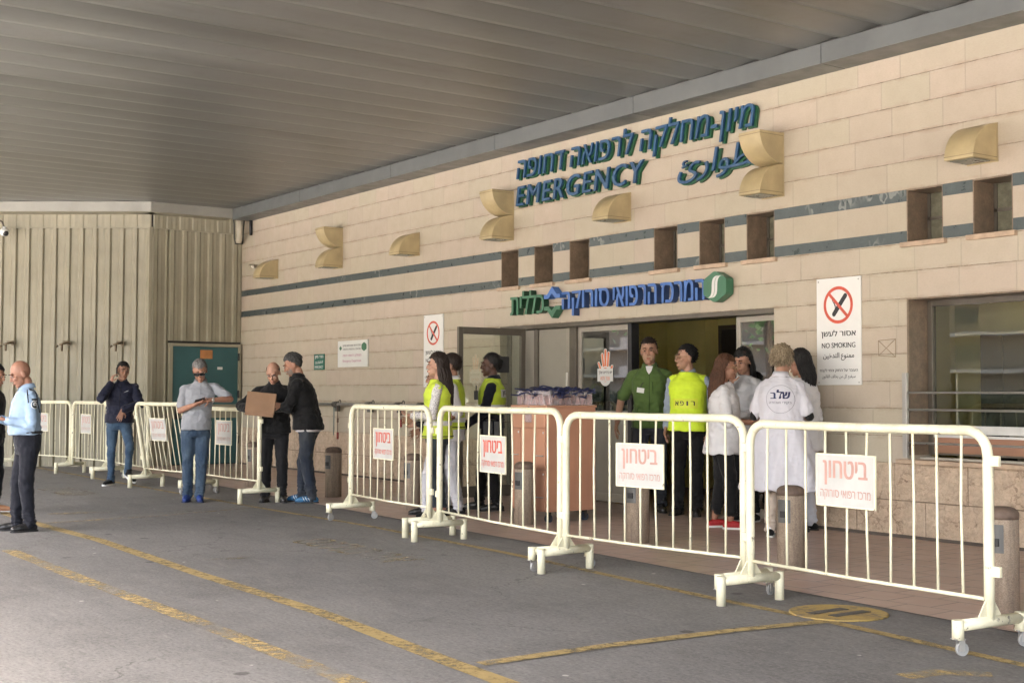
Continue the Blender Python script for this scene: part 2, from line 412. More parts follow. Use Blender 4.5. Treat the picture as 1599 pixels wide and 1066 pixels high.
def mat_ceiling():
    t = NT('metal ceiling slats'); co = t.coord()
    a = t.noise(t.map(co, (.8, .12, 1)), 1.2, 5, .6); b = t.noise(co, 5, 5, .7); d = t.noise(t.map(co, (1, .25, 1), (4, 1, 0)), .5, 5, .7)
    c = (.222, .223, .213)
    col = t.mix(t.ramp(a, .35, .65), mul(c, .8), mul(c, 1.12)); col = t.mix(t.ramp(b, .5, .75, 0, .25), col, (.15, .13, .1))
    col = t.mix(t.ramp(d, .56, .68, 0, .45), col, (.1, .094, .07))
    t.base(col); t.p.inputs['Metallic'].default_value = .55; t.rough(t.ramp(a, .3, .7, .3, .42))
    t.bump(t.noise(t.map(co, (1, .2, 1)), 3, 3), .1, .02)
    return t.mat
def mat_glass(name, tint=(.75, .8, .76), refl=.32, dark=0.0):
    t = NT(name); t.n.remove(t.p); out = t.n['Material Output']
    tr = t.node('ShaderNodeBsdfTransparent'); tr.inputs[0].default_value = tint + (1,)
    gl = t.node('ShaderNodeBsdfGlossy'); gl.inputs['Roughness'].default_value = .015; gl.inputs[0].default_value = (.95, .97, .95, 1)
    lw = t.node('ShaderNodeLayerWeight'); lw.inputs[0].default_value = .35
    f = t.ramp(lw.outputs['Fresnel'], 0, 1, refl, 1)
    nb = t.node('ShaderNodeBump'); nb.inputs['Strength'].default_value = .012; nb.inputs['Distance'].default_value = .05; t.l.new(t.noise(t.coord(), 1.1, 2), nb.inputs['Height']); t.l.new(nb.outputs[0], gl.inputs['Normal'])
    mx = t.node('ShaderNodeMixShader'); t.set(mx.inputs[0], f); t.l.new(tr.outputs[0], mx.inputs[1]); t.l.new(gl.outputs[0], mx.inputs[2]); t.l.new(mx.outputs[0], out.inputs[0])
    return t.mat
def mat_concrete_aggregate():
    t = NT('exposed aggregate'); co = t.coord('Object')
    vo = t.node('ShaderNodeTexVoronoi'); t.l.new(co, vo.inputs['Vector']); vo.inputs['Scale'].default_value = 190
    k = t.sep(vo.outputs['Color'])[0]
    a = t.noise(co, 5, 5, .65); x, y, z = t.sep(co)[0:3]
    col = t.mix(t.ramp(k, .1, .9), (.27, .21, .155), (.42, .34, .26)); col = t.mix(t.ramp(a, .4, .7, 0, .5), col, (.26, .20, .155))
    gr = t.noise(t.map(co, (6, 6, .8)), 3, 4, .6); col = t.mix(t.ramp(gr, .5, .7, 0, .45), col, (.1, .075, .06))
    t.base(col); t.rough(.8); t.bump(vo.outputs['Distance'], .5, .004)
    return t.mat
def mat_chipped(name, c, chip=(.16, .13, .09)):
    t = NT(name); co = t.coord(); oi = t.node('ShaderNodeObjectInfo')
    ad = t.node('ShaderNodeVectorMath', operation='ADD'); t.l.new(co, ad.inputs[0]); cm = t.node('ShaderNodeCombineXYZ'); t.l.new(t.math('MULTIPLY', oi.outputs['Random'], 23.0), cm.inputs[0]); t.l.new(cm.outputs[0], ad.inputs[1]); co = ad.outputs[0]
    a = t.noise(co, 5, 5, .65); b = t.noise(co, 21, 4, .7); e = t.noise(t.map(co, (1, 1, .5)), 9, 6, .7)
    col = t.mix(t.ramp(a, .35, .7), mul(c, .84), mul(c, 1.05)); col = t.mix(t.ramp(e, .52, .74, 0, .4), col, (.42, .35, .2))
    ch = t.math('MULTIPLY', t.ramp(b, .61, .64), t.ramp(a, .50, .58))
    col = t.mix(t.math('MULTIPLY', ch, .85), col, chip)
    t.base(col); t.rough(t.ramp(a, .3, .7, .32, .5)); t.bump(t.math('SUBTRACT', t.math('MULTIPLY', e, .3), ch), .25, .003)
    return t.mat

def mat_manhole():
    t = NT('old painted iron'); co = t.coord(); a = t.noise(co, 4, 6, .7); b = t.noise(co, 22, 6, .75)
    f = t.ramp(t.math('ADD', a, t.math('MULTIPLY', b, .8)), .70, .95)
    t.base(t.mix(f, (.12, .10, .08), (.36, .25, .075))); t.rough(.75); t.bump(b, .4, .004); return t.mat
M_UP = mat_stone('limestone courses above band', 3.28, .269)
M_BAND = mat_stone('limestone course in band', 2.6, 1.0, one=True)
M_LOW = mat_stone('limestone courses below band', 2.77, .259, (.53, .480, .408))  # lighter than the upper courses: extra light painted into the stone colour
M_BASE = mat_rough_stone('split face stone')
M_GREEN = mat_marble('green marble', (.060, .078, .080), (.33, .34, .32), .5, .3, .8, .55)
M_BROWN = mat_marble('brown marble', (.20, .145, .10), (.32, .25, .18), .3, .35, 1.2)
M_SILL = mat('sill stone', (.47, .35, .25), .6, .25, 9, .2, 70)
M_CEIL = mat_ceiling()
M_FASC = mat('grey fascia metal', (.135, .143, .142), .42, .16, 1.6, .05, 20, metal=.25)
M_FASC2 = mat('pale fascia metal', (.27, .262, .235), .45, .16, 1.6, .05, 20, metal=.15)
M_CLAD = mat('cream cladding metal', (.285, .262, .192), .5, .16, 1.3, .08, 5, bdist=.006)
M_BRONZE = mat('bronze aluminium', (.115, .1, .08), .4, .15, 5, .03, 60, metal=.3)
M_ALU = mat('warm aluminium', (.36, .33, .28), .42, .12, 5, .03, 60, metal=.3)
M_PANEL = mat('grey door panel', (.30, .28, .235), .5, .10, 1.5, .03, 50)
M_OLIVE = mat('olive plaster', (.76, .68, .28), .75, .12, 1.5, .05, 40)
M_DARK = mat('dark interior', (.025, .022, .02), .6, .2, 3, 0)
M_GLASS = mat_glass('door glass', (.40, .46, .42), .2)
M_GLASS2 = mat_glass('leaf glass', (.86, .88, .83), .02)
M_GLASSW = mat_glass('window glass', (.86, .87, .78), .04)
M_STEEL = mat('brushed steel', (.42, .41, .39), .35, .06, 4, 0, 200, metal=.5)
M_CREAMP = mat_chipped('cream gloss paint', (.80, .765, .57))
M_WHITE = mat('white sign plate', (.66, .66, .64), .35, .05, 4, .02, 50)
M_BLACK = mat('black lettering', (.02, .02, .022), .5, .1, 5, 0)
M_RED = mat('red lettering', (.62, .10, .06), .5, .2, 7, 0)
M_FADED = mat('faded red lettering', (.50, .29, .245), .55, .2, 9, 0)
M_BLUE = mat('blue letter face', (.022, .075, .165), .4, .2, 5, .03)
M_GRN = mat('green letter face', (.012, .075, .03), .4, .2, 5, .03)
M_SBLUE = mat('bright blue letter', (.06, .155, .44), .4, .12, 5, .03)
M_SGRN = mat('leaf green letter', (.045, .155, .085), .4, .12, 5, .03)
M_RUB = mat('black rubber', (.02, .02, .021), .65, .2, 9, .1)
M_SBLUE_SHADE = mat('shade painted blue return', (.02, .05, .15), .4, .12, 5, .03)  # darker copy of the face blue: shade painted on the letter sides
M_SGRN_SHADE = mat('shade painted green return', (.012, .055, .028), .4, .12, 5, .03)  # darker copy of the face green, painting shade on the letter sides
M_AGG = mat_concrete_aggregate()

# ------------------------------------------------------------------ ground
gm = MB(); N = 60
gm.add([(-400, -400, 0), (400, -400, 0), (400, 400, 0), (-400, 400, 0)], [(0, 1, 2, 3)])
tag(gm.build('ground', mat_asphalt()), kind='structure')
rm = MB(); rm.add([(-400, -400, .004), (400, -400, .004), (400, -1.2, .004), (-400, -1.2, .004)], [(0, 1, 2, 3)])
tag(rm.build('road', mat('pale bounce concrete', (.40, .38, .35), .85, .15, .5, .2, 60)), kind='structure')  # pale out-of-view ground sheet, added to bounce daylight under the canopy
CURB = [(-40, 8.85), (-23.0, 7.85), (-14.26, 7.25), (-11.76, 7.10), (-8.51, 6.96), (-6.2, 6.77), (-4.68, 6.66), (-2, 6.48), (8, 6.0)]
def curb_y(x):
    for (x0, y0), (x1, y1) in zip(CURB, CURB[1:]):
        if x0 <= x <= x1: return y0 + (y1 - y0) * (x - x0) / (x1 - x0)
pm = MB()
vs = [(x, y, .006) for x, y in CURB] + [(x, 16.5, .006) for x, y in CURB] 
n = len(CURB)
pm.add(vs, [(i, i + 1, n + i + 1, n + i) for i in range(n - 1)])
tag(pm.build('pavement', mat_tiles()), kind='structure')
def stripe(pts, w, mb, z=.004):
    pts = [Vector((x, y, 0)) for x, y in pts]; L = []; Rr = []
    dense = []
    for a, b in zip(pts, pts[1:]):
        k = max(1, int((b - a).length / .4)); dense += [a.lerp(b, i / k) for i in range(k)]
    dense.append(pts[-1]); pts = dense
    for i, p in enumerate(pts):
        t = (pts[min(i + 1, len(pts) - 1)] - pts[max(i - 1, 0)]).normalized(); nn = Vector((-t.y, t.x, 0))
        j = 1 + .10 * noise.noise(p * 2.0)
        L.append(p + nn * (w / 2 * j) + Vector((0, 0, z))); Rr.append(p - nn * (w / 2 * j) + Vector((0, 0, z)))
    n = len(pts); mb.add(L + Rr, [(i, n + i, n + i + 1, i + 1) for i in range(n - 1)])
M_YEL = mat_worn_paint('worn yellow road paint', (.34, .245, .095), .76, 1.06)
M_YEL2 = mat_worn_paint('faded yellow road paint', (.40, .29, .12), .92, 1.18)
M_YEL3 = mat_worn_paint('ghost yellow road paint', (.40, .31, .16), .97, 1.24)
ym = MB()
stripe([(-24, 6.6), (-18, 6.5), (-14.26, 6.46), (-11.68, 6.5), (-8.94, 6.37), (-6.3, 6.1), (-5.2, 6.04), (-3.85, 5.88), (-1, 5.6)], .085, ym)
stripe([(-22, 3.95), (-13.57, 3.80), (-11.9, 3.85), (-9.4, 3.75), (-7.2, 3.71), (-5.5, 3.56), (-4.6, 3.50), (-2, 3.3)], .12, ym)
stripe([(-5.41, 3.66), (-5.41, 4.5), (-5.345, 5.39), (-5.25, 6.02)], .10, ym, .006)
tag(ym.build('road_marking', M_YEL), kind='structure')
ym = MB()
stripe([(-13.72, 3.88), (-13.85, 5.14), (-14.19, 6.4)], .09, ym, .006)
stripe([(-11.6, 2.97), (-9.46, 2.95), (-7.43, 2.965), (-5.7, 2.95), (-4.9, 2.94)], .13, ym)
stripe([(-4.02, 5.16), (-3.98, 5.4), (-3.8, 5.55)], .12, ym)
tag(ym.build('faded_road_marking', M_YEL2), kind='structure')
ym = MB()
text_add(ym, rtl('אמבולנס'), (-9.95, 5.46, .005), (.985, -.02, 0), (0, 1, 0), 1.85, .52, bold=.012)
text_add(ym, rtl('אמבולנס'), (-17.9, 5.42, .005), (.985, -.02, 0), (0, 1, 0), 1.6, .62, bold=.012)
stripe([(-14.75, 4.2), (-14.6, 4.9)], .22, ym)
stripe([(-10.02, 4.1), (-9.93, 4.5)], .10, ym)
tag(ym.build('painted_road_lettering', M_YEL3), kind='structure')
# painted manhole cover
mh = empty('manhole_cover', (-5.40, 6.32, 0), 'round yellow painted manhole cover with two dark slots in the asphalt', 'manhole cover')
m = MB(); m.lathe([(.30, .002), (.30, .009), (.285, .010), (.27, .008), (.0001, .008)], n=40)
m.build('lid', mat_manhole(), mh, False)
for s, dx in ((-1, .07), (1, -.07)):
    m = MB(); m.box(-.036 + dx, .036 + dx, -.16 + dx * .3, .16 + dx * .3, .0075, .0115); m.build('slot', mat('dark iron', (.06, .055, .05), .6, .3, 20, .2), mh, False, bevel=.006)

# ------------------------------------------------------------------ hospital facade
Y0 = 10.12; YB = 10.48           # wall face, back of wall
hosp = empty('hospital_building', (-14, Y0, 0), 'pale limestone hospital wall with emergency entrance, green marble bands and square niches', 'building')
NICHE = [-14.47, -13.71, -12.96, -11.36, -10.60, -9.87, -7.79, -7.07, -6.35]; NW = .405
XL, XR = -23.12, 9.0
DX0, DX1, DZ = -14.5, -9.48, 2.25           # entrance opening
WX0, WX1, WZ0, WZ1 = -7.8, -4.2, .70, 2.25  # window opening
m = MB(); m.box(XL, XR, Y0, YB, 3.28, 5.4); m.build('upper_wall', M_UP, hosp)
# band between z 2.77 and 3.28: piers between niches
edges = [XL] + [e for x in NICHE for e in (x, x + NW)] + [XR]
for z0, z1, mm, nm, pr in ((2.89, 3.17, M_BAND, 'band_course', 0), (3.17, 3.28, M_GREEN, 'marble_stripe', .003), (2.78, 2.89, M_GREEN, 'marble_stripe', .003)):
    m = MB()
    for a, b in zip(edges[0::2], edges[1::2]): m.box(a, b, Y0 - pr, YB, z0, z1)
    m.build(nm, mm, hosp)
m = MB(); m.box(XL, XR, YB, YB + .1, 2.5, 3.6); m.build('wall_core', M_DARK, hosp)
m = MB()
m.box(XL, DX0, Y0, YB, .70, 2.78); m.box(DX0, DX1, Y0, YB, DZ, 2.78); m.box(DX1, WX0, Y0, YB, .70, 2.78)
m.box(WX0, WX1, Y0, YB, WZ1, 2.78); m.box(WX1, XR, Y0, YB, .70, 2.78)
m.build('lower_wall', M_LOW, hosp)
m = MB(); m.box(XL, DX0, Y0 - .012, YB, -.05, .70); m.box(DX1, XR, Y0 - .012, YB, -.05, .70)
m.build('base_course', M_BASE, hosp)
m = MB(); m.box(XL, DX0 - .02, Y0 - .02, Y0 - .0125, .005, .035); m.box(DX1 + .02, XR, Y0 - .02, Y0 - .0125, .005, .035); m.build('base_joint', mat('dark joint', (.1, .08, .065), .8), hosp)
for x in NICHE:
    nm = MB()
    d = YB - .03
    nm.box(x, x + .012, Y0 + .002, d, 2.78, 3.268); nm.box(x + NW - .012, x + NW, Y0 + .002, d, 2.78, 3.268); nm.box(x, x + NW, Y0 + .002, d, 3.268, 3.279); nm.box(x + .012, x + NW - .012, Y0 + .002, d, 2.781, 2.79)
    no = nm.build('niche', M_BROWN, hosp)
    s = MB(); s.box(x - .05, x + NW + .04, Y0 - .045, Y0 + .06, 2.735, 2.781); s.build('sill', M_SILL, no, bevel=.004)
    g = MB(); g.box(x + .012, x + NW - .012, d - .02, d - .012, 2.79, 3.268); g.build('pane', mat('obscure glass', (.16, .155, .11), .16, .3, 14, .5, 30, bdist=.01), no)
    f = MB(); f.box(x + .014, x + NW - .014, d - .035, d - .021, 3.01, 3.04); f.box(x + .013, x + .045, d - .035, d - .021, 2.79, 3.268); f.box(x + NW - .045, x + NW - .013, d - .035, d - .021, 2.79, 3.268); f.build('frame', M_BRONZE, no)

mk = MB(); mx, mz = -8.03, 1.79
for a_, b_ in (((-.10, -.07), (.10, -.085)), ((.10, -.085), (.10, .085)), ((.10, .085), (-.10, .075)), ((-.10, .075), (-.10, -.07)), ((-.10, -.07), (.10, .085)), ((-.10, .075), (.09, -.08))):
    mk.tube([(mx + a_[0], Y0 - .0005, mz + a_[1]), (mx + b_[0], Y0 - .0005, mz + b_[1])], .0025, 5)
mk.build('tape_mark', mat('old tape residue', (.24, .17, .11), .8), hosp)
# ---- entrance: reveal lining, panels, sliding doors, open glass leaf
m = MB(); m.box(DX0, DX1, Y0 + .003, YB, DZ - .05, DZ - .001); m.build('door_lintel', M_BRONZE, hosp)
def glazed(name, x0, x1, y, z0, z1, fw, fm, gm_, mid=None, low=None, th=.04, parent=None, low_m=None):
    d = MB()
    d.box(x0, x0 + fw, y, y + th, z0, z1); d.box(x1 - fw, x1, y, y + th, z0, z1); d.box(x0 + fw, x1 - fw, y, y + th, z1 - fw, z1); d.box(x0 + fw, x1 - fw, y, y + th, z0, z0 + fw * 1.6)
    o = d.build(name, fm, parent or hosp, bevel=.004)
    zl = z0 + fw * 1.6
    if low:
        q = MB(); q.box(x0 + fw, x1 - fw, y + th * .3, y + th * .7, zl, low); q.build('lower_panel', low_m or M_PANEL, o)
        q = MB(); q.box(x0 + fw, x1 - fw, y + .004, y + th - .004, low, low + .04); q.build('middle_rail', fm, o); zl = low + .04
    g = MB(); g.box(x0 + fw, x1 - fw, y + th * .45, y + th * .55, zl, z1 - fw); g.build('pane', gm_, o)
    return o
YD = 10.27
m = MB(); m.box(-13.88, -13.80, YD - .03, YD + .08, .012, DZ - .05); m.box(-13.13, -13.0, YD - .02, YD + .07, .012, DZ - .05); m.box(-14.5, -14.42, YD - .03, YD + .08, .012, DZ - .05); m.build('door_post', M_BRONZE, hosp, bevel=.004)
pn = MB(); pn.box(-13.80, -13.2, YD, YD + .04, .10, DZ - .06); pp = pn.build('fixed_panel', M_PANEL, hosp)
q = MB(); q.box(-13.80, -13.2, YD - .004, YD + .044, .012, .10); q.box(-13.8, -13.2, YD - .002, YD, .95, .97); q.build('panel_rail', M_BRONZE, pp)
q = MB(); q.box(-13.2, -13.13, YD - .015, YD + .05, .012, DZ - .06); q.build('panel_stile', M_ALU, pp, bevel=.003)
q = MB(); q.box(-13.19, -13.16, YD - .03, YD - .016, 1.35, 1.62); q.build('handle', mat('white plastic', (.7, .68, .62), .4), pp, bevel=.004)
pn = MB(); pn.box(-14.42, -13.88, YD, YD + .04, .012, DZ - .06); pn.build('fixed_panel', M_PANEL, hosp)
sl = glazed('sliding_door', -13.0, -11.97, YD + .02, .02, DZ - .055, .065, M_ALU, M_GLASS, low=1.10)
sr = glazed('sliding_door', -10.2, DX1 - .004, YD + .02, .02, DZ - .055, .06, M_ALU, M_GLASS, low=.0)
m = MB(); m.box(-11.97, -11.90, YD - .03, YD + .09, .012, DZ - .05); m.build('door_post', mat('black rubber seal', (.018, .018, .02), .5), hosp)
# hand sticker on the left sliding door
HS = MB(); ys = YD + .02 + .018 - .004
def hand2d(c, s):
    P = []
    cx, cz = c
    pts = []
    for (bx, bz, tx, tz, w) in ((-.13, .02, -.21, .17, .028), (-.055, .1, -.10, .34, .031), (0.0, .11, 0.0, .42, .033), (.07, .1, .10, .37, .031), (.12, -.02, .21, .10, .03)):
        d = Vector((tx - bx, tz - bz)).normalized(); nn = Vector((-d.y, d.x))
        f = [Vector((bx, bz)) - nn * w * s, Vector((bx, bz)) + nn * w * s]
        f += [Vector((tx, tz)) + (nn * math.cos(R(a)) + d * math.sin(R(a))) * w * s for a in range(0, 181, 30)]
        P.append([(cx + q.x * .62, cz + q.y * .62) for q in f])
    P.append([(cx + (.145 * s * math.cos(R(a))) * .62, cz + (.0 + .17 * s * math.sin(R(a)) - .06) * .62) for a in range(0, 360, 20)])
    return P
for s, mi, dy in ((1.35, 0, 0), (.85, 1, -.001)):
    for i, poly in enumerate(hand2d((-12.47, 1.62), s)):
        yy = ys + dy - i * .00012
        HS.add([(a, yy, b) for a, b in poly], [tuple(range(len(poly)))], mi)
HS.box(-12.62, -12.32, ys - .004, ys - .0025, 1.50, 1.66, 0)
text_add(HS, rtl('יש בידיים שלך'), (-12.47, ys - .0045, 1.61), (1, 0, 0), (0, 0, 1), .26, .05, 2, .03)
text_add(HS, rtl('עצור וחטא'), (-12.47, ys - .0045, 1.54), (1, 0, 0), (0, 0, 1), .18, .045, 1, .02)
HS.build('hand_sticker', [M_WHITE, mat('orange sticker', (.72, .20, .08), .5), M_BLACK], sl)
# open leaf, swung out square to the wall
XLf = -13.94
lf = MB()
y0, y1 = 9.06, Y0 - .005
for a, b, c, d in ((y0, y0 + .07, .02, 2.2), (y1 - .07, y1, .02, 2.2), (y0 + .07, y1 - .07, 2.11, 2.2), (y0 + .07, y1 - .07, .02, .16)): lf.box(XLf, XLf + .045, a, b, c, d)
lo = lf.build('swing_door', M_BRONZE, hosp, bevel=.004)
g = MB(); g.box(XLf + .02, XLf + .026, y0 + .07, y1 - .07, .16, 2.11); g.build('pane', M_GLASS2, lo)
g = MB(); g.box(XLf + .046, XLf + .058, y0 + .45, y0 + .78, 1.62, 1.83); g.build('closed_sign', M_BLACK, lo)
g = MB(); g.tube([(XLf + .046, y0 + .035, .98), (XLf + .09, y0 + .035, .98), (XLf + .09, y0 + .035, 1.25), (XLf + .046, y0 + .035, 1.25)], .011, 10); g.build('handle', M_STEEL, lo)

# ---- interior behind the doors and behind the window
m = MB()
m.box(-14.6, -9.0, 13.2, 13.35, 0, 2.7); m.box(-14.7, -14.52, YB, 13.2, 0, 2.7); m.box(-9.0, -8.85, YB, 13.2, 0, 2.7); m.box(-14.7, -8.85, YB, 13.35, 2.7, 2.8); m.box(-14.0, -13.45, 12.95, 13.2, 0, 2.7)
m.build('lobby_wall', M_OLIVE, hosp)
d = MB(); d.box(-13.3, -12.35, 13.14, 13.197, .012, 2.26); do = d.build('inner_door', M_DARK, hosp); d = MB(); d.box(-13.36, -13.3, 13.12, 13.197, .012, 2.32); d.box(-12.35, -12.29, 13.12, 13.197, .012, 2.32); d.box(-13.3, -12.35, 13.12, 13.197, 2.26, 2.32); d.build('door_frame', M_BRONZE, do)
m = MB()
m.box(-8.84, -3.6, 11.9, 12.05, 0, 2.6); m.box(-8.7, -8.55, YB, 11.9, 0, 2.6); m.box(-3.75, -3.6, YB, 11.9, 0, 2.6); m.box(-8.84, -3.6, YB, 12.05, 2.6, 2.7)
m.build('office_wall', mat('office plaster', (.75, .68, .36), .75, .12, 1.5, .05, 40), hosp)
# window
wf = MB(); yw = 10.40
fw = .055
for a, b, c, d in ((WX0 + .02, WX0 + .02 + fw, WZ0 + .08, WZ1 - .01), (WX1 - fw - .02, WX1 - .02, WZ0 + .08, WZ1 - .01), (WX0 + .02 + fw, WX1 - fw - .02, WZ1 - .01 - fw, WZ1 - .01), (WX0 + .02 + fw, WX1 - fw - .02, WZ0 + .08, WZ0 + .10), (-6.4, -6.36, WZ0 + .10, WZ1 - fw)): wf.box(a, b, yw, yw + .06, c, d)
wo = wf.build('window_frame', M_BRONZE, hosp, bevel=.004)
g = MB(); g.box(WX0 + .075, WX1 - .075, yw + .03, yw + .036, 1.06, WZ1 - .065); g.build('pane', M_GLASSW, wo)
g = MB(); g.box(WX0 + .075, WX1 - .075, yw + .012, yw + .045, .98, 1.06); g.box(WX0 + .075, WX1 - .075, yw + .006, yw + .03, .945, .97); g.build('transom_rail', mat('white rail', (.62, .62, .6), .4, .1), wo, bevel=.003)
g = MB(); g.box(WX0 + .075, WX1 - .075, yw + .018, yw + .04, .80, .945); g.build('wood_panel', mat('terracotta laminate', (.36, .19, .12), .45, .12, 3, .03), wo)
rv = MB(); rv.box(WX0, WX0 + .02, Y0 + .003, yw + .07, WZ0 + .08, WZ1 - .01); rv.box(WX1 - .02, WX1, Y0 + .003, yw + .07, WZ0 + .08, WZ1 - .01); rv.box(WX0, WX1, Y0 + .003, yw + .07, WZ1 - .01, WZ1); rv.build('window_reveal', M_BROWN, hosp)
s = MB(); s.box(WX0 - .10, WX1 + .10, Y0 - .06, yw + .07, .70, .742); s.build('window_sill', M_SILL, hosp, bevel=.005)
s = MB(); s.box(WX0 + .02, WX1 - .02, yw - .13, yw, .742, .76); s.build('inner_sill', mat('pale sill', (.45, .42, .36), .5), hosp)
rail = empty('window_rail', (-7.78, 10.05, 0), 'brushed steel guard rails across the office window', 'railing')
for xp in (-7.80, WX1 + .04):
    m = MB(); m.box(xp, xp + .05, 10.04, 10.075, .76, 1.55); m.build('post', M_STEEL, rail, bevel=.003)
for z in (1.366, 1.207, .90):
    m = MB(); m.tube([(-7.745, 10.055, z), (WX1 + .04, 10.055, z)], .011, 10); m.build('rail', M_STEEL, rail)
cab = empty('cabinet', (-7.35, 11.2, 0), 'tall black cabinet inside the office, seen through the window', 'cabinet')
m = MB(); m.box(-7.62, -7.1, 11.0, 11.45, 0, 1.93); m.build('carcass', mat('black laminate', (.02, .018, .02), .4), cab, bevel=.006)
m = MB(); m.box(-7.61, -7.365, 10.985, 10.998, .05, 1.91); m.box(-7.355, -7.11, 10.985, 10.998, .05, 1.91); m.build('door', mat('black laminate', (.02, .018, .02), .4), cab, bevel=.003)
dk = empty('office_desk', (-6, 10.9, 0), 'pale office desk behind the service window', 'desk')
m = MB(); m.box(-7.05, -4.3, 10.6, 11.3, .95, .99); m.build('desktop', mat('pale laminate', (.5, .45, .36), .45), dk, bevel=.004)
m = MB(); m.box(-7.0, -6.95, 10.65, 11.25, 0, .95); m.box(-4.4, -4.35, 10.65, 11.25, 0, .95); m.build('leg', mat('pale laminate', (.5, .45, .36), .45), dk)
mo = empty('monitor', (-6.2, 11.0, .99), 'black computer monitor on the office desk', 'monitor')
m = MB(); m.box(-6.45, -5.95, 11.0, 11.03, 1.10, 1.42); m.build('screen', M_BLACK, mo, bevel=.004); m = MB(); m.box(-6.23, -6.17, 11.03, 11.06, .995, 1.25); m.box(-6.32, -6.08, 10.95, 11.12, .99, 1.0); m.build('stand', M_BLACK, mo)

# ------------------------------------------------------------------ canopy
can = empty('canopy', (-14, 6, 4.79), 'grey metal slatted canopy roof over the forecourt with folded fascia beam', 'canopy')
CY0 = -2.5
m = MB(); px = -27.0; P = .52
while px < 9.0:
    prof = [(px, 4.80), (px + .01, 4.775), (px + .10, 4.770), (px + P * .5, 4.778), (px + P - .10, 4.790), (px + P - .012, 4.797), (px + P, 4.80)]
    seg = [CY0 + (10.0 - CY0) * i / 6 for i in range(7)]
    vs = [(x, y, z + .004 * noise.noise(Vector((px * 3, y * .5, 0)))) for y in seg for x, z in prof]
    k = len(prof)
    m.add(vs, [(j * k + i, j * k + i + 1, (j + 1) * k + i + 1, (j + 1) * k + i) for j in range(6) for i in range(k - 1)], 0, True)
    px += P
m.build('slatted_ceiling', M_CEIL, can)
m = MB(); m.box(-27, 9.2, CY0 - .1, YB, 4.83, 5.3); m.build('light_block_deck', M_FASC, can)  # unseen slab added over the slats to block light from above
m = MB(); m.box(-27, 9.2, CY0 - .12, CY0 - .02, 4.65, 5.4); m.build('front_fascia', M_FASC, can)
YF = 9.75
bx = [-22.72, -19.9, -16.85, -14.1, -11.3, -8.5, -5.7, -2.9, 0, 9]
m = MB()
for a, b in zip(bx, bx[1:]): m.box(a + .004, b - .004, YF, Y0 - .002, 4.575, 4.775)
m.build('fascia_beam', M_FASC, can, bevel=.006)
m = MB(); m.box(-22.70, 9, YF + .02, Y0 - .01, 4.77, 4.8); m.box(-22.70, 9, YF + .012, Y0 - .012, 4.585, 4.765); m.build('shadow_gap', M_DARK, can)

# ------------------------------------------------------------------ clad annex on the left
ann = empty('clad_annex', (-23.4, 8.4, 0), 'cream ribbed metal clad annex with a teal door', 'building')
A = Vector((-23.1, 8.36, 0)); D1 = Vector((-.593, -.805, 0)).normalized()
B = Vector((-23.1, Y0, 0))
def ribbed(mb, p, d, L, z0, z1, nrm, pitch=.247, dep=.042, off=0.0, skip=None):
    s = 0.0; pts = []
    while s < L:
        for ds, h in ((0, 0), (.022, dep), (.085, dep), (.118, .006), (.17, .010), (.20, .004)):
            if s + ds <= L: pts.append((s + ds, h))
        s += pitch
    pts.append((L, 0))
    k = len(pts); vs = [p + d * a + nrm * (h + off) + Vector((0, 0, z)) for z in (z0, z1) for a, h in pts]
    mb.add(vs, [(i, i + 1, k + i + 1, k + i) for i in range(k - 1)])
N1 = Vector((.805, -.593, 0)); D2 = Vector((0, 1, 0)); N2 = Vector((1, 0, 0))
m = MB()
ribbed(m, A, D1, 9.0, 0, 4.36, N1); ribbed(m, A, D2, .32, 0, 4.36, N2); ribbed(m, A + D2 * .32, D2, B.y - A.y - .32, 2.3, 4.36, N2)
m.build('ribbed_cladding', M_CLAD, ann)
m = MB(); ribbed(m, A, D1, 9.0, 4.36, 4.85, N1, dep=.012, off=.05); ribbed(m, A, D2, B.y - A.y, 4.36, 4.85, N2, dep=.012, off=.05)
m.obox(A + D1 * 4.5 + N1 * .05 + Vector((0, 0, 4.352)), D1, N1, Vector((0, 0, 1)), 4.5, .02, .012); m.obox(A + D2 * .88 + N2 * .05 + Vector((0, 0, 4.352)), D2, N2, Vector((0, 0, 1)), .88, .02, .012)
m.build('top_flashing', M_CLAD, ann)
m = MB(); m.box(-23.03, -22.99, 8.27, 8.33, 0, 4.36); m.build('corner_trim', M_CLAD, ann)
m = MB(); m.obox(A + D1 * 4.6 - N1 * .1 + Vector((0, 0, 2.4)), D1, N1, Vector((0, 0, 1)), 4.6, .06, 2.42); m.box(-23.3, -23.2, 8.3, 10.3, 0, 4.85); m.build('inner_wall', M_DARK, ann)
# fascia of the canopy running round the annex
m = MB()
F0 = Vector((-22.68, 8.18, 0)); L1 = 9.0
m.obox(F0 + D1 * (L1 / 2) - N1 * .02 + Vector((0, 0, 4.685)), D1, N1, Vector((0, 0, 1)), L1 / 2, .02, .09)
m.box(-22.72, -22.68, 8.185, 9.745, 4.595, 4.775)
m.build('annex_fascia', M_FASC2, can, bevel=.004)
m = MB(); m.obox(F0 + D1 * (L1 / 2) - N1 * .24 + Vector((0, 0, 4.60)), D1, N1, Vector((0, 0, 1)), L1 / 2, .2, .006); m.box(-23.08, -22.72, 8.2, 9.745, 4.594, 4.606); m.build('annex_soffit', M_CLAD, can)
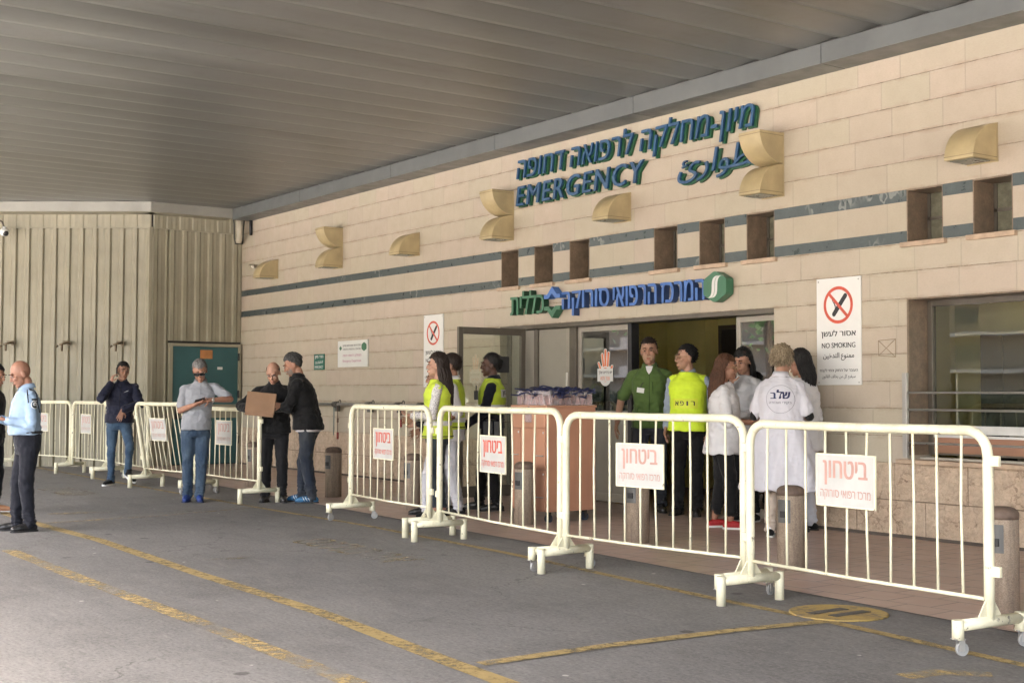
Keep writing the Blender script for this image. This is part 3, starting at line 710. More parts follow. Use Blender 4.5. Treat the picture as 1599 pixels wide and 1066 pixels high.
# teal door
M_TEAL = mat('teal door paint', (.03, .098, .105), .45, .12, 2, .04, 30)
td = MB(); td.box(-23.09, -23.03, 8.75, 10.03, .03, 2.20); to = td.build('door', M_TEAL, ann, bevel=.004)
f = MB(); f.box(-23.1, -23.005, 8.68, 8.748, .012, 2.26); f.box(-23.1, -23.005, 10.032, 10.09, .012, 2.26); f.box(-23.1, -23.005, 8.748, 10.032, 2.203, 2.26); f.build('door_frame', M_CLAD, to, bevel=.004)
f = MB(); f.box(-23.03, -23.018, 8.76, 10.02, .88, 1.13); f.build('kick_band', M_CLAD, to)
f = MB(); f.box(-23.018, -22.99, 8.80, 8.87, .86, 1.14); f.tube([(-22.985, 8.84, 1.06), (-22.96, 8.84, 1.06), (-22.955, 9.0, 1.055)], .012, 8); f.build('handle', M_BLACK, to)
f = MB(); f.box(-23.03, -23.022, 9.28, 9.52, 1.98, 2.14); f.build('notice', mat('orange notice', (.45, .2, .07), .6), to); f = MB(); f.box(-23.03, -23.022, 9.62, 9.72, 1.78, 1.83); f.build('plate', M_WHITE, to)
for z in (.4, 1.25, 1.95):
    f = MB(); f.tube([(-23.0, 10.035, z), (-23.0, 10.035, z + .14)], .018, 8); f.build('hinge', M_BLACK, to)
# ------------------------------------------------------------------ wall lamps (quarter-round sconces)
M_SCON = mat('ochre lamp metal', (.42, .335, .185), .5, .2, 3.5, .06, 25)
M_LENS = mat('frosted lamp lens', (.16, .17, .13), .3, .1, 3, 0)
def quarter(x0, x1, z0, z1, up, parent):
    dep = .345; hh = z1 - z0; m = MB(); n = 10
    prof = []
    for i in range(n + 1):
        a = R(90 * i / n); y = dep * math.cos(a); z = hh * math.sin(a)
        prof.append((y, z if up else hh - z))
    poly = [(0, 0 if up else hh)] + prof
    fn = lambda a, b, d: (d, Y0 - .012 - a, z0 + b)
    m.prism(poly, fn, x0, x1, 0)
    o = m.build('housing', M_SCON, parent)
    for p in o.data.polygons:
        p.use_smooth = abs(p.normal.x) < .5
    b = o.modifiers.new('b', 'BEVEL'); b.width = .004; b.segments = 2; b.limit_method = 'ANGLE'; b.angle_limit = R(35)
    l = MB(); zz = z0 if up else z1
    s_ = -1 if up else 1
    l.box(x0 + .025, x1 - .03, Y0 - dep + .035, Y0 - .07, min(zz, zz + s_ * .006), max(zz, zz + s_ * .006)); l.build('lens', M_LENS, o)
    r = MB(); zr = z0 + .03 if up else z1 - .03
    r.box(x0 - .002, x1 + .0025, Y0 - dep - .0125, Y0 - .012, zr - .003, zr + .003); r.build('trim_line', mat('lamp seam', (.22, .17, .08), .6), o)
    return o
X6 = [-22.18, -19.35, -17.27, -14.56, -12.42, -9.62, -7.11]
XR_ = [-21.5, -19.04, -16.61, -14.18, -11.77, -9.33, -6.81]
LAMPL = ['single ochre quarter-round wall lamp nearest the clad annex corner', 'back-to-back ochre wall lamp above the green exit sign and white notice', 'single ochre quarter-round wall lamp above the smaller no smoking sign',
         'back-to-back ochre wall lamp at the start of the EMERGENCY lettering', 'single ochre quarter-round wall lamp just under the EMERGENCY lettering', 'back-to-back ochre wall lamp covering the end of the Arabic lettering', 'single ochre quarter-round wall lamp above the pair of niches over the office window']
for i, xr in enumerate(XR_):
    w = .30
    lp = empty('wall_lamp', (xr - w / 2, Y0, 3.42), LAMPL[i], 'wall lamp', 'quarter-round wall lamps along the facade')
    quarter(xr - w, xr, 3.415, 3.745, True, lp)
    if i % 2: quarter(xr - w, xr, 3.747, 4.07, False, lp)
    b = MB(); b.box(xr - w - .006, xr + .006, Y0 - .012, Y0 - .001, 3.405, 4.075 if i % 2 else 3.755); b.build('backplate', M_SCON, lp)

# ------------------------------------------------------------------ facade lettering
XV, ZV = (1, 0, 0), (0, 0, 1)
def raised(name, label, lines, group=None):
    e = empty(name, (lines[0][1], Y0, lines[0][2]), label, 'sign lettering', group)
    for body, xc, zc, W_, H_, face, back, sh in lines:
        m = MB(); text_add(m, body, (xc + .022, Y0 - .022, zc - .018), XV, ZV, W_, H_, 0, .014, .03, sh, space=1.14 if body[0] == 'E' else 1.0); m.build('backing_letters', back, e)
        m = MB(); text_add(m, body, (xc, Y0 - .058, zc), XV, ZV, W_, H_, 0, .010 if body[0] == 'E' else 0, .028, sh, space=1.14 if body[0] == 'E' else 1.0); m.build('face_letters', face, e)
    return e
raised('facade_lettering', 'raised blue on green Hebrew lettering, top row under the canopy beam', [(rtl('מיון-מחלקה לרפואה דחופה'), -11.86, 4.31, 4.34, .41, M_BLUE, M_GRN, .18)])
raised('facade_lettering', 'raised blue on green word EMERGENCY in Latin capitals', [('EMERGENCY', -12.75, 3.97, 2.57, .265, M_BLUE, M_GRN, .16)])
raised('facade_lettering', 'raised blue on green Arabic word beside EMERGENCY', [(arabic('الطوارئ'), -10.17, 3.89, 1.42, .34, M_BLUE, M_GRN, .2)])
ls = empty('hospital_name_sign', (-12, Y0, 2.5), 'thick blue and green Hebrew letter sign with round emblem over the entrance', 'sign lettering')
YS = Y0 - .068
def thick(body, xc, zc, W_, H_, mt, nm='letters'):
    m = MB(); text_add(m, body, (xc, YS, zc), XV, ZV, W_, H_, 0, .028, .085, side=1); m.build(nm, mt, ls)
thick(rtl('כללית'), -13.73, 2.54, .73, .31, [M_SGRN, M_SGRN_SHADE])
thick(rtl('סורוקה'), -12.51, 2.475, .92, .305, [M_SBLUE, M_SBLUE_SHADE])
thick(rtl('הרפואי'), -11.585, 2.505, .77, .238, [M_SBLUE, M_SBLUE_SHADE])
thick(rtl('המרכז'), -10.765, 2.505, .71, .238, [M_SBLUE, M_SBLUE_SHADE])
def chev(up, mt):
    z = 2.56 if up else 2.46; s = 1 if up else -1; xc = -13.16
    poly = [(-.17, 0), (-.17, .05), (-.10, .05), (0, .15), (.10, .05), (.17, .05), (.17, 0), (.07, 0), (0, .06), (-.07, 0)]
    m = MB(); m.prism(poly, lambda a, b, d: (xc + a, Y0 - d, z + s * b), .02, .13); m.build('chevron', mt, ls)
chev(True, M_SBLUE); chev(False, M_SGRN)
# round-cornered hexagon emblem with white double stroke
hexa = []
for k in range(6):
    a = 90 + 60 * k; c = Vector((math.cos(R(a)) * .165, math.sin(R(a)) * .125)) * 1.0
    for j in range(-2, 3): hexa.append((c.x * .78 + .055 * math.cos(R(a + j * 15)), c.y * .98 + .045 * math.sin(R(a + j * 15))))
m = MB(); m.prism(hexa, lambda a, b, d: (-10.225 + a * 1.05, Y0 - d, 2.515 + b), .02, .13); em = m.build('emblem', M_SGRN, ls)
def sline(off, w, yy):
    L = []
    for i in range(25):
        u = i / 12 - 1; zz = .118 * math.sin(u * 1.75); xx = .115 * u * abs(u) ** 1.6
        L.append((xx + off, zz))
    return L
m = MB()
for off, w in ((-.022, .021), (.024, .019)):
    L = sline(off, w, 0); vs = [(-10.225 + x - w, Y0 - .1325, 2.515 + z) for x, z in L] + [(-10.225 + x + w, Y0 - .1325, 2.515 + z) for x, z in L]
    n = len(L); m.add(vs, [(i, n + i, n + i + 1, i + 1) for i in range(n - 1)])
m.build('emblem_stroke', M_WHITE, em)
m = MB(); m.box(-13.2, -10.3, Y0 - .03, Y0 - .012, 2.435, 2.45); m.box(-13.2, -10.3, Y0 - .03, Y0 - .012, 2.575, 2.59); m.build('mounting_rails', mat('white rail', (.62, .62, .6), .4, .1), ls)

# ------------------------------------------------------------------ flat signs on the wall
def no_smoking(x0, x1, z0, z1, label):
    e = empty('no_smoking_sign', ((x0 + x1) / 2, Y0, z0), label, 'sign')
    m = MB(); m.box(x0, x1, Y0 - .022, Y0 - .004, z0, z1); p = m.build('plate', mat('glossy sign plate', (.78, .78, .76), .12, .04, 4, .01, 8), e, bevel=.002)
    W_, H_ = x1 - x0, z1 - z0; xc = (x0 + x1) / 2; yy = Y0 - .0235; zc = z1 - .255 * H_; r = .215 * W_ * 1.55
    m = MB()
    n = 48; vs = []
    for rr in (r, r * .83):
        vs += [(xc + rr * math.cos(2 * math.pi * k / n), yy - .0006, zc + rr * math.sin(2 * math.pi * k / n)) for k in range(n)]
    m.add(vs, [(k, (k + 1) % n, n + (k + 1) % n, n + k) for k in range(n)], 0)
    d = Vector((.707, 0, -.707)); q = Vector((.707, 0, .707)); c = Vector((xc, yy - .0004, zc)); ww = r * .085
    m.add([c - d * r * .85 - q * ww, c + d * r * .85 - q * ww, c + d * r * .85 + q * ww, c - d * r * .85 + q * ww], [(0, 1, 2, 3)], 0)
    a = Vector((-.5, 0, -.62)).normalized(); b = Vector((a.z, 0, -a.x)); c2 = Vector((xc + r * .10, yy - .0002, zc)); hw = r * .13
    pts = [c2 + a * r * .62 + b * hw * math.cos(R(t)) + a * hw * math.sin(R(t)) for t in range(0, 181, 30)] + [c2 - a * r * .62 - b * hw * math.cos(R(t)) - a * hw * math.sin(R(t)) for t in range(0, 181, 30)]
    m.add(pts, [tuple(range(len(pts)))], 1)
    for ph, ox in ((0, -.32), (1, -.18)):
        L = [Vector((xc + r * (ox + .12 * math.sin(t * .9 + ph)), yy, zc + r * (-.42 + t * .16))) for t in range(6)]
        m.add([p + Vector((-r * .022, 0, 0)) for p in L] + [p + Vector((r * .022, 0, 0)) for p in L], [(i, 6 + i, 7 + i, i + 1) for i in range(5)], 1)
    f = lambda t: z1 - t * H_
    text_add(m, rtl('אסור לעשן'), (xc, yy, f(.525)), XV, ZV, W_ * .78, H_ * .075, 1, .022)
    text_add(m, 'NO SMOKING', (xc, yy, f(.630)), XV, ZV, W_ * .76, H_ * .048, 1, .022)
    text_add(m, arabic('ممنوع التدخين'), (xc, yy, f(.735)), XV, ZV, W_ * .70, H_ * .075, 1, .022)
    text_add(m, rtl('העובר על החוק צפוי לקנס'), (xc, yy, f(.865)), XV, ZV, W_ * .86, H_ * .036, 1, .02)
    text_add(m, arabic('سيغرم كل من يخالف القانون'), (xc, yy, f(.925)), XV, ZV, W_ * .76, H_ * .048, 1, .015)
    m.build('lettering', [M_RED, M_BLACK], p)
    m = MB()
    for x in (x0 + .025, x1 - .025):
        for z in (z0 + .025, z1 - .03): m.ball((x, Y0 - .023, z), (.009, .004, .009), 0, 10, 6)
    m.build('screws', M_STEEL, p)
no_smoking(-8.88, -8.325, 1.44, 2.505, 'large white no smoking sign right of the entrance beside the office window')
no_smoking(-16.44, -15.91, 1.44, 2.50, 'white no smoking sign left of the entrance, partly hidden behind two people in vests')
e = empty('notice_board', (-18.63, Y0, 1.77), 'white rectangular notice plate with magenta lines on the stone wall', 'sign')
m = MB(); m.box(-19.13, -18.13, Y0 - .03, Y0 - .004, 1.77, 2.20); p = m.build('plate', mat('off white plate', (.68, .69, .66), .4, .05, 4, .02), e, bevel=.003)
m = MB(); yy = Y0 - .0312
text_add(m, rtl('המרכז הרפואי האוניברסיטאי סורוקה'), (-18.65, yy, 2.115), XV, ZV, .60, .04, 0, .03)
text_add(m, 'SOROKA MEDICAL CENTER', (-18.65, yy, 2.06), XV, ZV, .60, .028, 0, .02)
text_add(m, rtl('המחלקה לרפואה דחופה'), (-18.64, yy, 1.955), XV, ZV, .62, .055, 1, .02)
text_add(m, 'Emergency Department', (-18.64, yy, 1.865), XV, ZV, .62, .055, 1, .01)
m.add([(-18.24 + a * .5, yy, 2.09 + b * .42) for a, b in hexa], [tuple(range(len(hexa)))], 2)
m.add([(-19.03 + a, yy, 2.08 + b) for a, b in ((-.05, 0), (0, .04), (.05, 0), (0, -.04))], [(0, 1, 2, 3)], 2)
m.build('lettering', [M_BLACK, mat('magenta print', (.42, .12, .24), .5), M_SGRN], p)
e = empty('direction_sign', (-19.82, Y0, 1.74), 'small dark green plate with white lettering left of the notice', 'sign')
m = MB(); m.box(-20.02, -19.64, Y0 - .015, Y0 - .004, 1.74, 2.005); p = m.build('plate', mat('green plate', (.01, .14, .10), .4), e, bevel=.002)
m = MB(); yy = Y0 - .0162
text_add(m, rtl('חדר מיון'), (-19.83, yy, 1.95), XV, ZV, .30, .06, 0, .04); text_add(m, arabic('الطوارئ'), (-19.83, yy, 1.868), XV, ZV, .28, .06, 0, .03); text_add(m, 'EMERGENCY', (-19.83, yy, 1.785), XV, ZV, .31, .05, 0, .04)
m.build('lettering', M_WHITE, p)

# ------------------------------------------------------------------ crowd barriers
M_BAR = M_CREAMP
BTAG = [(M_RED, M_RED), (M_FADED, M_FADED)]
def barrier(name, label, pL, pR, H_=1.19, hard=0, castL=False, castR=True, sign_f=.45, lean=0.0, showL=True, showR=True, tops=True, seed=0):
    pL = Vector((pL[0], pL[1], 0)); pR = Vector((pR[0], pR[1], 0)); L = (pR - pL).length; d = (pR - pL).normalized()
    ang = math.atan2(d.y, d.x)
    e = empty(name, pL, label, 'barrier', 'cream tubular crowd barriers', ang)
    rnd = random.Random(seed)
    r = .028; zt = H_ - r; br = .13; zb = .17
    sh = lambda p: (p[0] + lean * (p[2] - .15) * .25, p[1] + lean * (p[2] - .15), p[2])
    left = [(0, 0, zb - .02), (0, 0, .5), (0, 0, zt - br)] + [(br - br * math.cos(R(a)), 0, zt - br + br * math.sin(R(a))) for a in (20, 40, 60, 80)]
    right = [(L - br + br * math.sin(R(a)), 0, zt - br + br * math.cos(R(a))) for a in (10, 30, 50, 70)] + [(L, 0, zt - br), (L, 0, .5), (L, 0, zb - .02)]
    path = left + [(br, 0, zt), (L / 2, 0, zt - .004), (L - br, 0, zt)] + right
    m = MB(); m.tube([sh(p) for p in path], r, 14); fr = m.build('frame', M_BAR, e, False)
    m = MB(); zl = .27
    m.tube([sh((.02, 0, zl)), sh((L / 2, 0, zl - .006)), sh((L - .02, 0, zl))], .011, 8); m.build('lower_rail', M_BAR, e, False)
    m = MB(); nb = 10
    for i in range(1, nb + 1):
        x = L * i / (nb + 1); b = rnd.uniform(-.012, .012) if rnd.random() < .4 else rnd.uniform(-.003, .003); yb = rnd.uniform(-.012, .012)
        m.tube([sh((x, 0, zl)), sh((x + b * .6, yb * .6, .55)), sh((x + b, yb, .78)), sh((x + b * .3, 0, zt - .01))], .0075, 8)
    m.build('bar_infill', M_BAR, e, False)
    xs = L * sign_f
    m = MB()
    m.obox(sh((xs, -.018, .835)), Vector((1, 0, 0)), Vector((0, 1, 0)), Vector((lean * .25, lean, 1)).normalized(), .235, .003, .155); pl = m.build('sign_panel', mat('weathered white panel', (.49, .49, .465), .5, .08, 6, .03), e, False, bevel=.001)
    m = MB()
    for a, b, c_, d_ in ((-.235, .235, .148, .158), (-.235, .235, -.158, -.148), (-.238, -.228, -.158, .158), (.228, .238, -.158, .158)):
        m.obox(sh((xs + (a + b) / 2, -.0185, .835 + (c_ + d_) / 2)), Vector((1, 0, 0)), Vector((0, 1, 0)), Vector((0, 0, 1)), (b - a) / 2, .005, (d_ - c_) / 2)
    m.build('edge_frame', M_BAR, pl, False)
    m = MB(); up = Vector((lean * .25, lean, 1)).normalized(); y_ = -.0225
    o1 = sh((xs, y_, .835 + .045)); o2 = sh((xs, y_, .835 - .088))
    text_add(m, rtl('ביטחון'), o1, XV, up, .35, .148, 0, .034); text_add(m, rtl('מרכז רפואי סורוקה'), o2, XV, up, .40, .064, 1, .016)
    m.build('lettering', list(BTAG[hard]), pl, False)
    for x, cast, show in ((0, castL, showL), (L, castR, showR)):
        if not show: continue
        f = MB(); zc = .155
        f.tube([(x, -.235, zc), (x, .235, zc)], .03, 14)
        lo = .085 if cast else 0.0
        for s in (-1, 1): f.tube([(x, s * .25, zc + .03), (x, s * .25, zc - .02), (x, s * .25, lo)], .031, 14)
        f.prism([(-.10, .17), (.10, .17), (.03, .27), (-.03, .27)], lambda a, b, dd: (x + dd, a, b), -.004, .004)
        fo = f.build('foot', M_BAR, e, False)
        if cast:
            for s in (-1, 1):
                w = MB(); ca = rnd.uniform(-.6, .6); ax = Vector((math.cos(ca), math.sin(ca), 0)); fw = Vector((-math.sin(ca), math.cos(ca), 0))
                c = Vector((x, s * .25, .035)) + fw * .022
                w.tube([c - ax * .009, c + ax * .009], .035, 18); w.tube([c - ax * .013, c + ax * .013], .012, 10, 1)
                for k in (-1, 1): w.obox(c + ax * (.016 * k) + Vector((0, 0, .024)) - fw * .008, fw, ax, Vector((0, 0, 1)), .016, .002, .032, 1)
                w.obox(Vector((x, s * .25, .088)), fw, ax, Vector((0, 0, 1)), .03, .024, .003, 1)
                w.build('caster', [mat('grey castor tyre', (.33, .33, .32), .5), M_STEEL], fo, False)
    for x, s in ((0, -1), (L, 1)):
        for z in (1.0, .42):
            h = MB(); h.obox(sh((x + s * .045, 0, z)), Vector((1, 0, 0)), Vector((0, 1, 0)), Vector((0, 0, 1)), .03, .012, .028); h.build('coupling_tab', M_BAR, e, False, bevel=.004)
    return e
barrier('crowd_barrier', 'cream barrier half hidden behind the police officer by the clad annex', (-24.0, 6.25), (-22.02, 6.62), 1.21, 1, True, False, .50, seed=1)
barrier('crowd_barrier', 'cream barrier directly behind the man on the phone', (-21.96, 6.64), (-20.45, 6.72), 1.21, 1, False, True, .42, seed=2, showL=False)
barrier('crowd_barrier', 'mostly hidden cream barrier between the phone man and the slanted barrier', (-20.35, 6.72), (-18.35, 6.62), 1.20, 1, False, False, .5, seed=3, showR=False)
barrier('crowd_barrier', 'cream barrier tilted sideways between the phone man and the grey shirted man', (-18.2, 6.55), (-16.72, 6.72), 1.22, 1, False, True, .42, lean=-.16, seed=4)
barrier('crowd_barrier', 'cream barrier the grey shirted man leans on, carton at its end', (-16.62, 6.70), (-14.80, 6.74), 1.17, 1, True, False, .45, seed=5)
barrier('crowd_barrier', 'cream barrier standing alone on castors right of the man in a black jacket', (-12.34, 6.68), (-10.50, 6.52), 1.235, 0, True, False, .46, seed=6)
barrier('crowd_barrier', 'cream barrier in front of the guard and the woman in yellow vests', (-10.16, 6.42), (-7.96, 6.13), 1.24, 0, False, True, .50, seed=7)
barrier('crowd_barrier', 'cream barrier in front of the green shirted man and the doctor vest', (-7.88, 6.12), (-6.14, 6.26), 1.215, 1, False, True, .46, seed=8)
barrier('crowd_barrier', 'nearest whole cream barrier, in front of the white coat with the back emblem', (-6.01, 6.185), (-4.16, 6.06), 1.185, 1, False, True, .46, seed=9)
barrier('crowd_barrier', 'cream barrier at the edge of the picture, only its end tabs showing', (-3.86, 6.05), (-2.1, 5.9), 1.17, 1, False, True, .46, seed=10, showL=False)

# ------------------------------------------------------------------ bollards
def bollard(x, y, label, rz):
    e = empty('bollard', (x, y, 0), label, 'bollard', 'stone bollards along the pavement edge', rz)
    r = .105; m = MB(); prof = [(r, 0), (r, .60)] + [(r * math.cos(R(a)) ** .6, .60 + .05 * math.sin(R(a))) for a in (15, 30, 50, 70, 89)]
    m.lathe(prof, n=36); b = m.build('post', M_AGG, e, False)
    m = MB(); m.lathe([(r + .0015, .575), (r + .002, .60)] + [((r + .002) * math.cos(R(a)) ** .6, .602 + .05 * math.sin(R(a))) for a in (15, 30, 50, 70, 89)], n=36); m.build('cap', mat('weathered bollard cap', (.15, .105, .08), .75, .35, 18, .3, 80), e, False)
    m = MB()
    for (a0, a1, z0, z1, rr) in ((-29, 29, .37, .545, r + .004),):
        n = 8; vs = []
        for z in (z0, z1): vs += [(rr * math.sin(R(a0 + (a1 - a0) * i / n)), -rr * math.cos(R(a0 + (a1 - a0) * i / n)), z) for i in range(n + 1)]
        m.add(vs, [(i, i + 1, n + 2 + i, n + 1 + i) for i in range(n)])
    lp = m.build('lamp_plate', mat('grey lamp plate', (.10, .10, .098), .4, .2, 9), e, False); so = lp.modifiers.new('s', 'SOLIDIFY'); so.thickness = .006
    m = MB(); m.box(-.028, .028, -r - .012, -r + .01, .41, .46); m.build('lamp_slot', M_BLACK, e, False, bevel=.004)
BL = ['stone bollard seen through the barrier behind the police side, nearest the teal door', 'stone bollard behind the grey shirted man', 'stone bollard beside the man in the black jacket', 'stone bollard behind the woman in the yellow vest', 'stone bollard in front of the wooden cart', 'stone bollard behind the sign in front of the green shirted man', 'stone bollard in front of the long white coat', 'nearest stone bollard, below the office window']
for i, (x, y) in enumerate([(-19.2, 7.75), (-17.3, 7.8), (-15.11, 7.92), (-12.97, 7.83), (-10.85, 7.89), (-8.95, 7.77), (-6.92, 7.56), (-4.88, 7.24)]):
    bollard(x, y, BL[i], R(12))

# ------------------------------------------------------------------ wooden cart with visitor badges
M_WOOD = mat('salmon laminate', (.50, .25, .155), .45, .10, 2.5, .05, 50)
M_WOODE = mat('laminate edge', (.36, .17, .10), .5, .1, 5)
cx0, cx1, cy0, cy1 = -11.41, -10.79, 8.14, 8.78
ct = empty('badge_cart', ((cx0 + cx1) / 2, (cy0 + cy1) / 2, 0), 'salmon coloured wooden cart on castors beside the glass door', 'cart')
m = MB(); m.box(cx0, cx1, cy0, cy1, .12, 1.20); b = m.build('carcass', M_WOOD, ct, bevel=.004)
m = MB(); m.box(cx0 - .01, cx1 + .01, cy0 - .025, cy1 + .01, 1.2005, 1.225); m.build('top_panel', M_WOOD, ct, bevel=.004)
for a, b_, z0, z1 in ((cx0 + .02, cx1 - .46, .14, .98), (cx1 - .45, cx1 - .02, .56, .98), (cx1 - .45, cx1 - .02, .14, .55), (cx0 + .02, cx1 - .02, .99, 1.19)):
    m = MB(); m.box(a, b_, cy0 - .02, cy0 - .002, z0, z1); d = m.build('door' if z1 < .99 else 'drawer', M_WOOD, ct, bevel=.003)
    if z1 < .99:
        m = MB(); xm = b_ - .08; zz = z1 - .28 if z1 - z0 > .3 else z1 - .1; m.tube([(xm - .05, cy0 - .02, zz), (xm - .05, cy0 - .04, zz), (xm + .05, cy0 - .04, zz), (xm + .05, cy0 - .02, zz)], .006, 8); m.build('handle', M_STEEL, d)
        m = MB(); m.ball((b_ - .03, cy0 - .021, z1 - .04), (.012, .005, .012), 0, 10, 6); m.build('lock', M_WHITE, d)
for x in (cx0 + .09, cx1 - .09):
    for y in (cy0 + .08, cy1 - .08):
        m = MB(); m.tube([(x - .014, y, .045), (x + .014, y, .045)], .045, 18, 0); m.box(x - .022, x - .016, y - .02, y + .02, .03, .12, 1); m.box(x + .016, x + .022, y - .02, y + .02, .03, .12, 1); m.box(x - .03, x + .03, y - .03, y + .03, .112, .12, 1)
        m.build('caster', [mat('blue black tyre', (.03, .04, .06), .45), M_RUB], ct)
M_PLAS = NT('clear plastic sleeve'); M_PLAS.p.inputs['Base Color'].default_value = (.55, .50, .52, 1); M_PLAS.rough(.15); M_PLAS.p.inputs['Alpha'].default_value = .38; M_PLAS = M_PLAS.mat
M_CARD = mat('pink printed card', (.40, .20, .17), .6, .5, 30, 0)
M_NAVY = mat('navy lanyard', (.012, .018, .075), .6, .3, 20, .1)
badge0 = None; rb = random.Random(3)
ROWS = 26
for i in range(ROWS):
    t = i / (ROWS - 1)
    # row along the front edge and then along the side edge nearest the viewer
    if i < 12: x, y, a = cx0 + .05 + i * .046, cy0 + .05, 0
    else: x, y, a = cx1 - .05, cy0 + .06 + (i - 12) * .04, R(90)
    if badge0 is None:
        b0 = empty('visitor_badge', (0, 0, 0), 'clear plastic visitor badge sleeve standing on the cart top', 'badge', 'visitor badge sleeves on the cart')
        m = MB(); m.box(-.05, .05, -.003, .003, 0, .15); m.build('sleeve', M_PLAS, b0, False)
        m = MB(); m.box(-.042, .042, -.0012, .0012, .008, .11); m.build('card', M_CARD, b0, False)
        m = MB(); m.tube([(-.01, 0, .14), (-.006, .005, .165), (.01, .004, .17), (.014, 0, .14)], .004, 6); m.build('clip', M_NAVY, b0, False); badge0 = b0; o = b0
    else: o = copy_tree(badge0)
    o.location = (x, y, 1.2255); o.rotation_euler = (rb.uniform(-.12, .12), rb.uniform(-.35, .25), a + rb.uniform(-.3, .3)); o['label'] = 'clear plastic visitor badge sleeve standing on the cart top'
o = copy_tree(badge0); o.location = (cx1 - .30, cy0 - .03, 1.045); o.rotation_euler = (0, 0, .1); o['label'] = 'single visitor badge hanging down the front of the cart'; o['group'] = None; del o['group']
ln = MB()
for k in range(150):
    x = rb.uniform(cx0 + .05, cx1 - .06); y = rb.uniform(cy0 + .1, cy1 - .06); z = 1.35 + rb.uniform(-.01, .05); a = rb.uniform(0, 6.28)
    pts = []
    for j in range(7): pts.append((min(cx1, x), min(cy1, y), z)); x += .045 * math.cos(a); y += .045 * math.sin(a); z += rb.uniform(-.018, .018); a += rb.uniform(-.9, .9)
    ln.tube(pts, .008, 5)
tag(ln.build('lanyard_heap', M_NAVY), 'tangled heap of navy blue lanyards on the cart top', 'lanyards')
bxm = MB(); bxm.box(cx0 + .10, cx1 - .10, cy0 + .09, cy1 - .05, 1.226, 1.345); tag(bxm.build('lanyard_tray', mat('dark tray', (.05, .05, .06), .6), bevel=.005), 'dark tray under the lanyards on the cart top', 'tray')

# ------------------------------------------------------------------ pipe rail with locks and cords on the wall
pr = empty('wall_pipe_rail', (-18.4, 10.0, 1.16), 'grey steel pipe rail fixed along the stone wall with key cords hanging from it', 'railing')
m = MB(); m.tube([(-20.9, 10.0, 1.165), (-16.0, 10.0, 1.165)], .024, 12); m.build('pipe', mat('galvanised pipe', (.34, .33, .31), .45, .2, 5, .05, metal=.6), pr)
for x, n_, L1_, L2_ in ((-19.02, 1, .46, .42), (-17.92, 1, 0, .30), (-17.0, 1, 0, .18), (-16.35, 0, 0, 0)):
    m = MB(); m.tube([(x - .07, 10.0, 1.165), (x + .07, 10.0, 1.165)], .045, 12); m.obox((x, 10.03, 1.10), Vector((1, 0, 0)), Vector((0, 1, 0)), Vector((0, 0, 1)), .05, .03, .05); m.tube([(x + .16 + .035 * math.cos(R(a)), 9.99, 1.20 + .035 * math.sin(R(a))) for a in range(0, 361, 40)], .008, 6); m.tube([(x, 10.02, 1.165), (x, Y0, 1.165)], .014, 8)
    m.build('lock_box', mat('dark steel', (.10, .095, .085), .5, .3, 9, .1), pr)
    if L1_:
        m = MB(); m.tube([(x - .03, 9.98, 1.12), (x - .03, 9.98, 1.12 - L1_)], .008, 6); m.tube([(x - .005, 9.98, 1.12), (x - .02, 9.98, 1.12 - L1_)], .008, 6); m.build('chain', mat('dull chain', (.22, .24, .22), .5), pr)
    if n_:
        m = MB(); m.tube([(x + .11, 9.98, 1.13), (x + .115, 9.98, 1.13 - L2_)], .007, 6); m.tube([(x + .115, 9.98, 1.13 - L2_ * .45), (x + .115, 9.98, 1.13 - L2_ * .62)], .016, 8); m.tube([(x + .115, 9.98, 1.13 - L2_), (x + .115, 9.98, 1.02 - L2_)], .018, 8, 1)
        m.build('key_cord', [mat('brown cord', (.12, .07, .05), .7), mat('red handle', (.30, .05, .05), .5)], pr)

# ------------------------------------------------------------------ taps, camera and drain pipe on the annex
M_BRASS = mat('tarnished brass', (.17, .13, .085), .45, .3, 15, .1, metal=.5)
def on_annex(s, z, out): return A + D1 * s + N1 * out + Vector((0, 0, z))
tap0 = None
for i, (s, lb) in enumerate(((2.50, 'brass tap on the cream cladding above the police officer'), (1.48, 'middle brass tap of three on the cream cladding'), (.50, 'brass tap above the man on the phone'))):
    if tap0 is None:
        t0 = empty('wall_tap', (0, 0, 0), lb, 'tap', 'brass taps on the cream cladding')
        m = MB(); m.tube([(0, .0, .03), (0, -.16, .03), (-.02, -.20, .02), (-.10, -.21, 0)], .02, 10); m.tube([(-.06, -.20, .01), (-.06, -.20, -.12)], [.024, .017], 10); m.tube([(0, -.0, .03), (0, -.03, .03)], .045, 12); m.build('spout', M_BRASS, t0, False)
        m = MB(); m.tube([(-.12, -.22, -.02), (-.16, -.24, -.05)], .018, 8); m.tube([(.06, -.16, .055), (-.06, -.16, .055)], .011, 8); m.build('valve_handle', M_BRASS, t0, False); tap0 = t0; o = t0
    else: o = copy_tree(tap0)
    p = on_annex(s, 2.21, .044); o.location = p; o.rotation_euler = (0, 0, math.atan2(N1.x, -N1.y)); o['label'] = lb
cc = empty('security_camera', on_annex(2.72, 4.5, .05), 'white ball security camera hanging from a bent arm on the annex', 'camera')
p0 = on_annex(2.95, 4.47, .05); c0 = on_annex(2.60, 4.24, .30)
m = MB(); m.tube([p0, on_annex(2.9, 4.48, .22), on_annex(2.72, 4.47, .29), on_annex(2.64, 4.42, .30), c0 + Vector((0, 0, .06))], .016, 10); m.build('arm', mat('brown arm', (.07, .05, .035), .5), cc)
m = MB(); m.ball(c0, .078); m.tube([c0 + Vector((0, 0, .06)), c0 + Vector((0, 0, .10))], .03, 12); bo = m.build('body', M_WHITE, cc)
ld = (Vector((0, 0, 1.3)) - c0).normalized() * .6 + Vector((.35, .45, -.55)); ld.normalize()
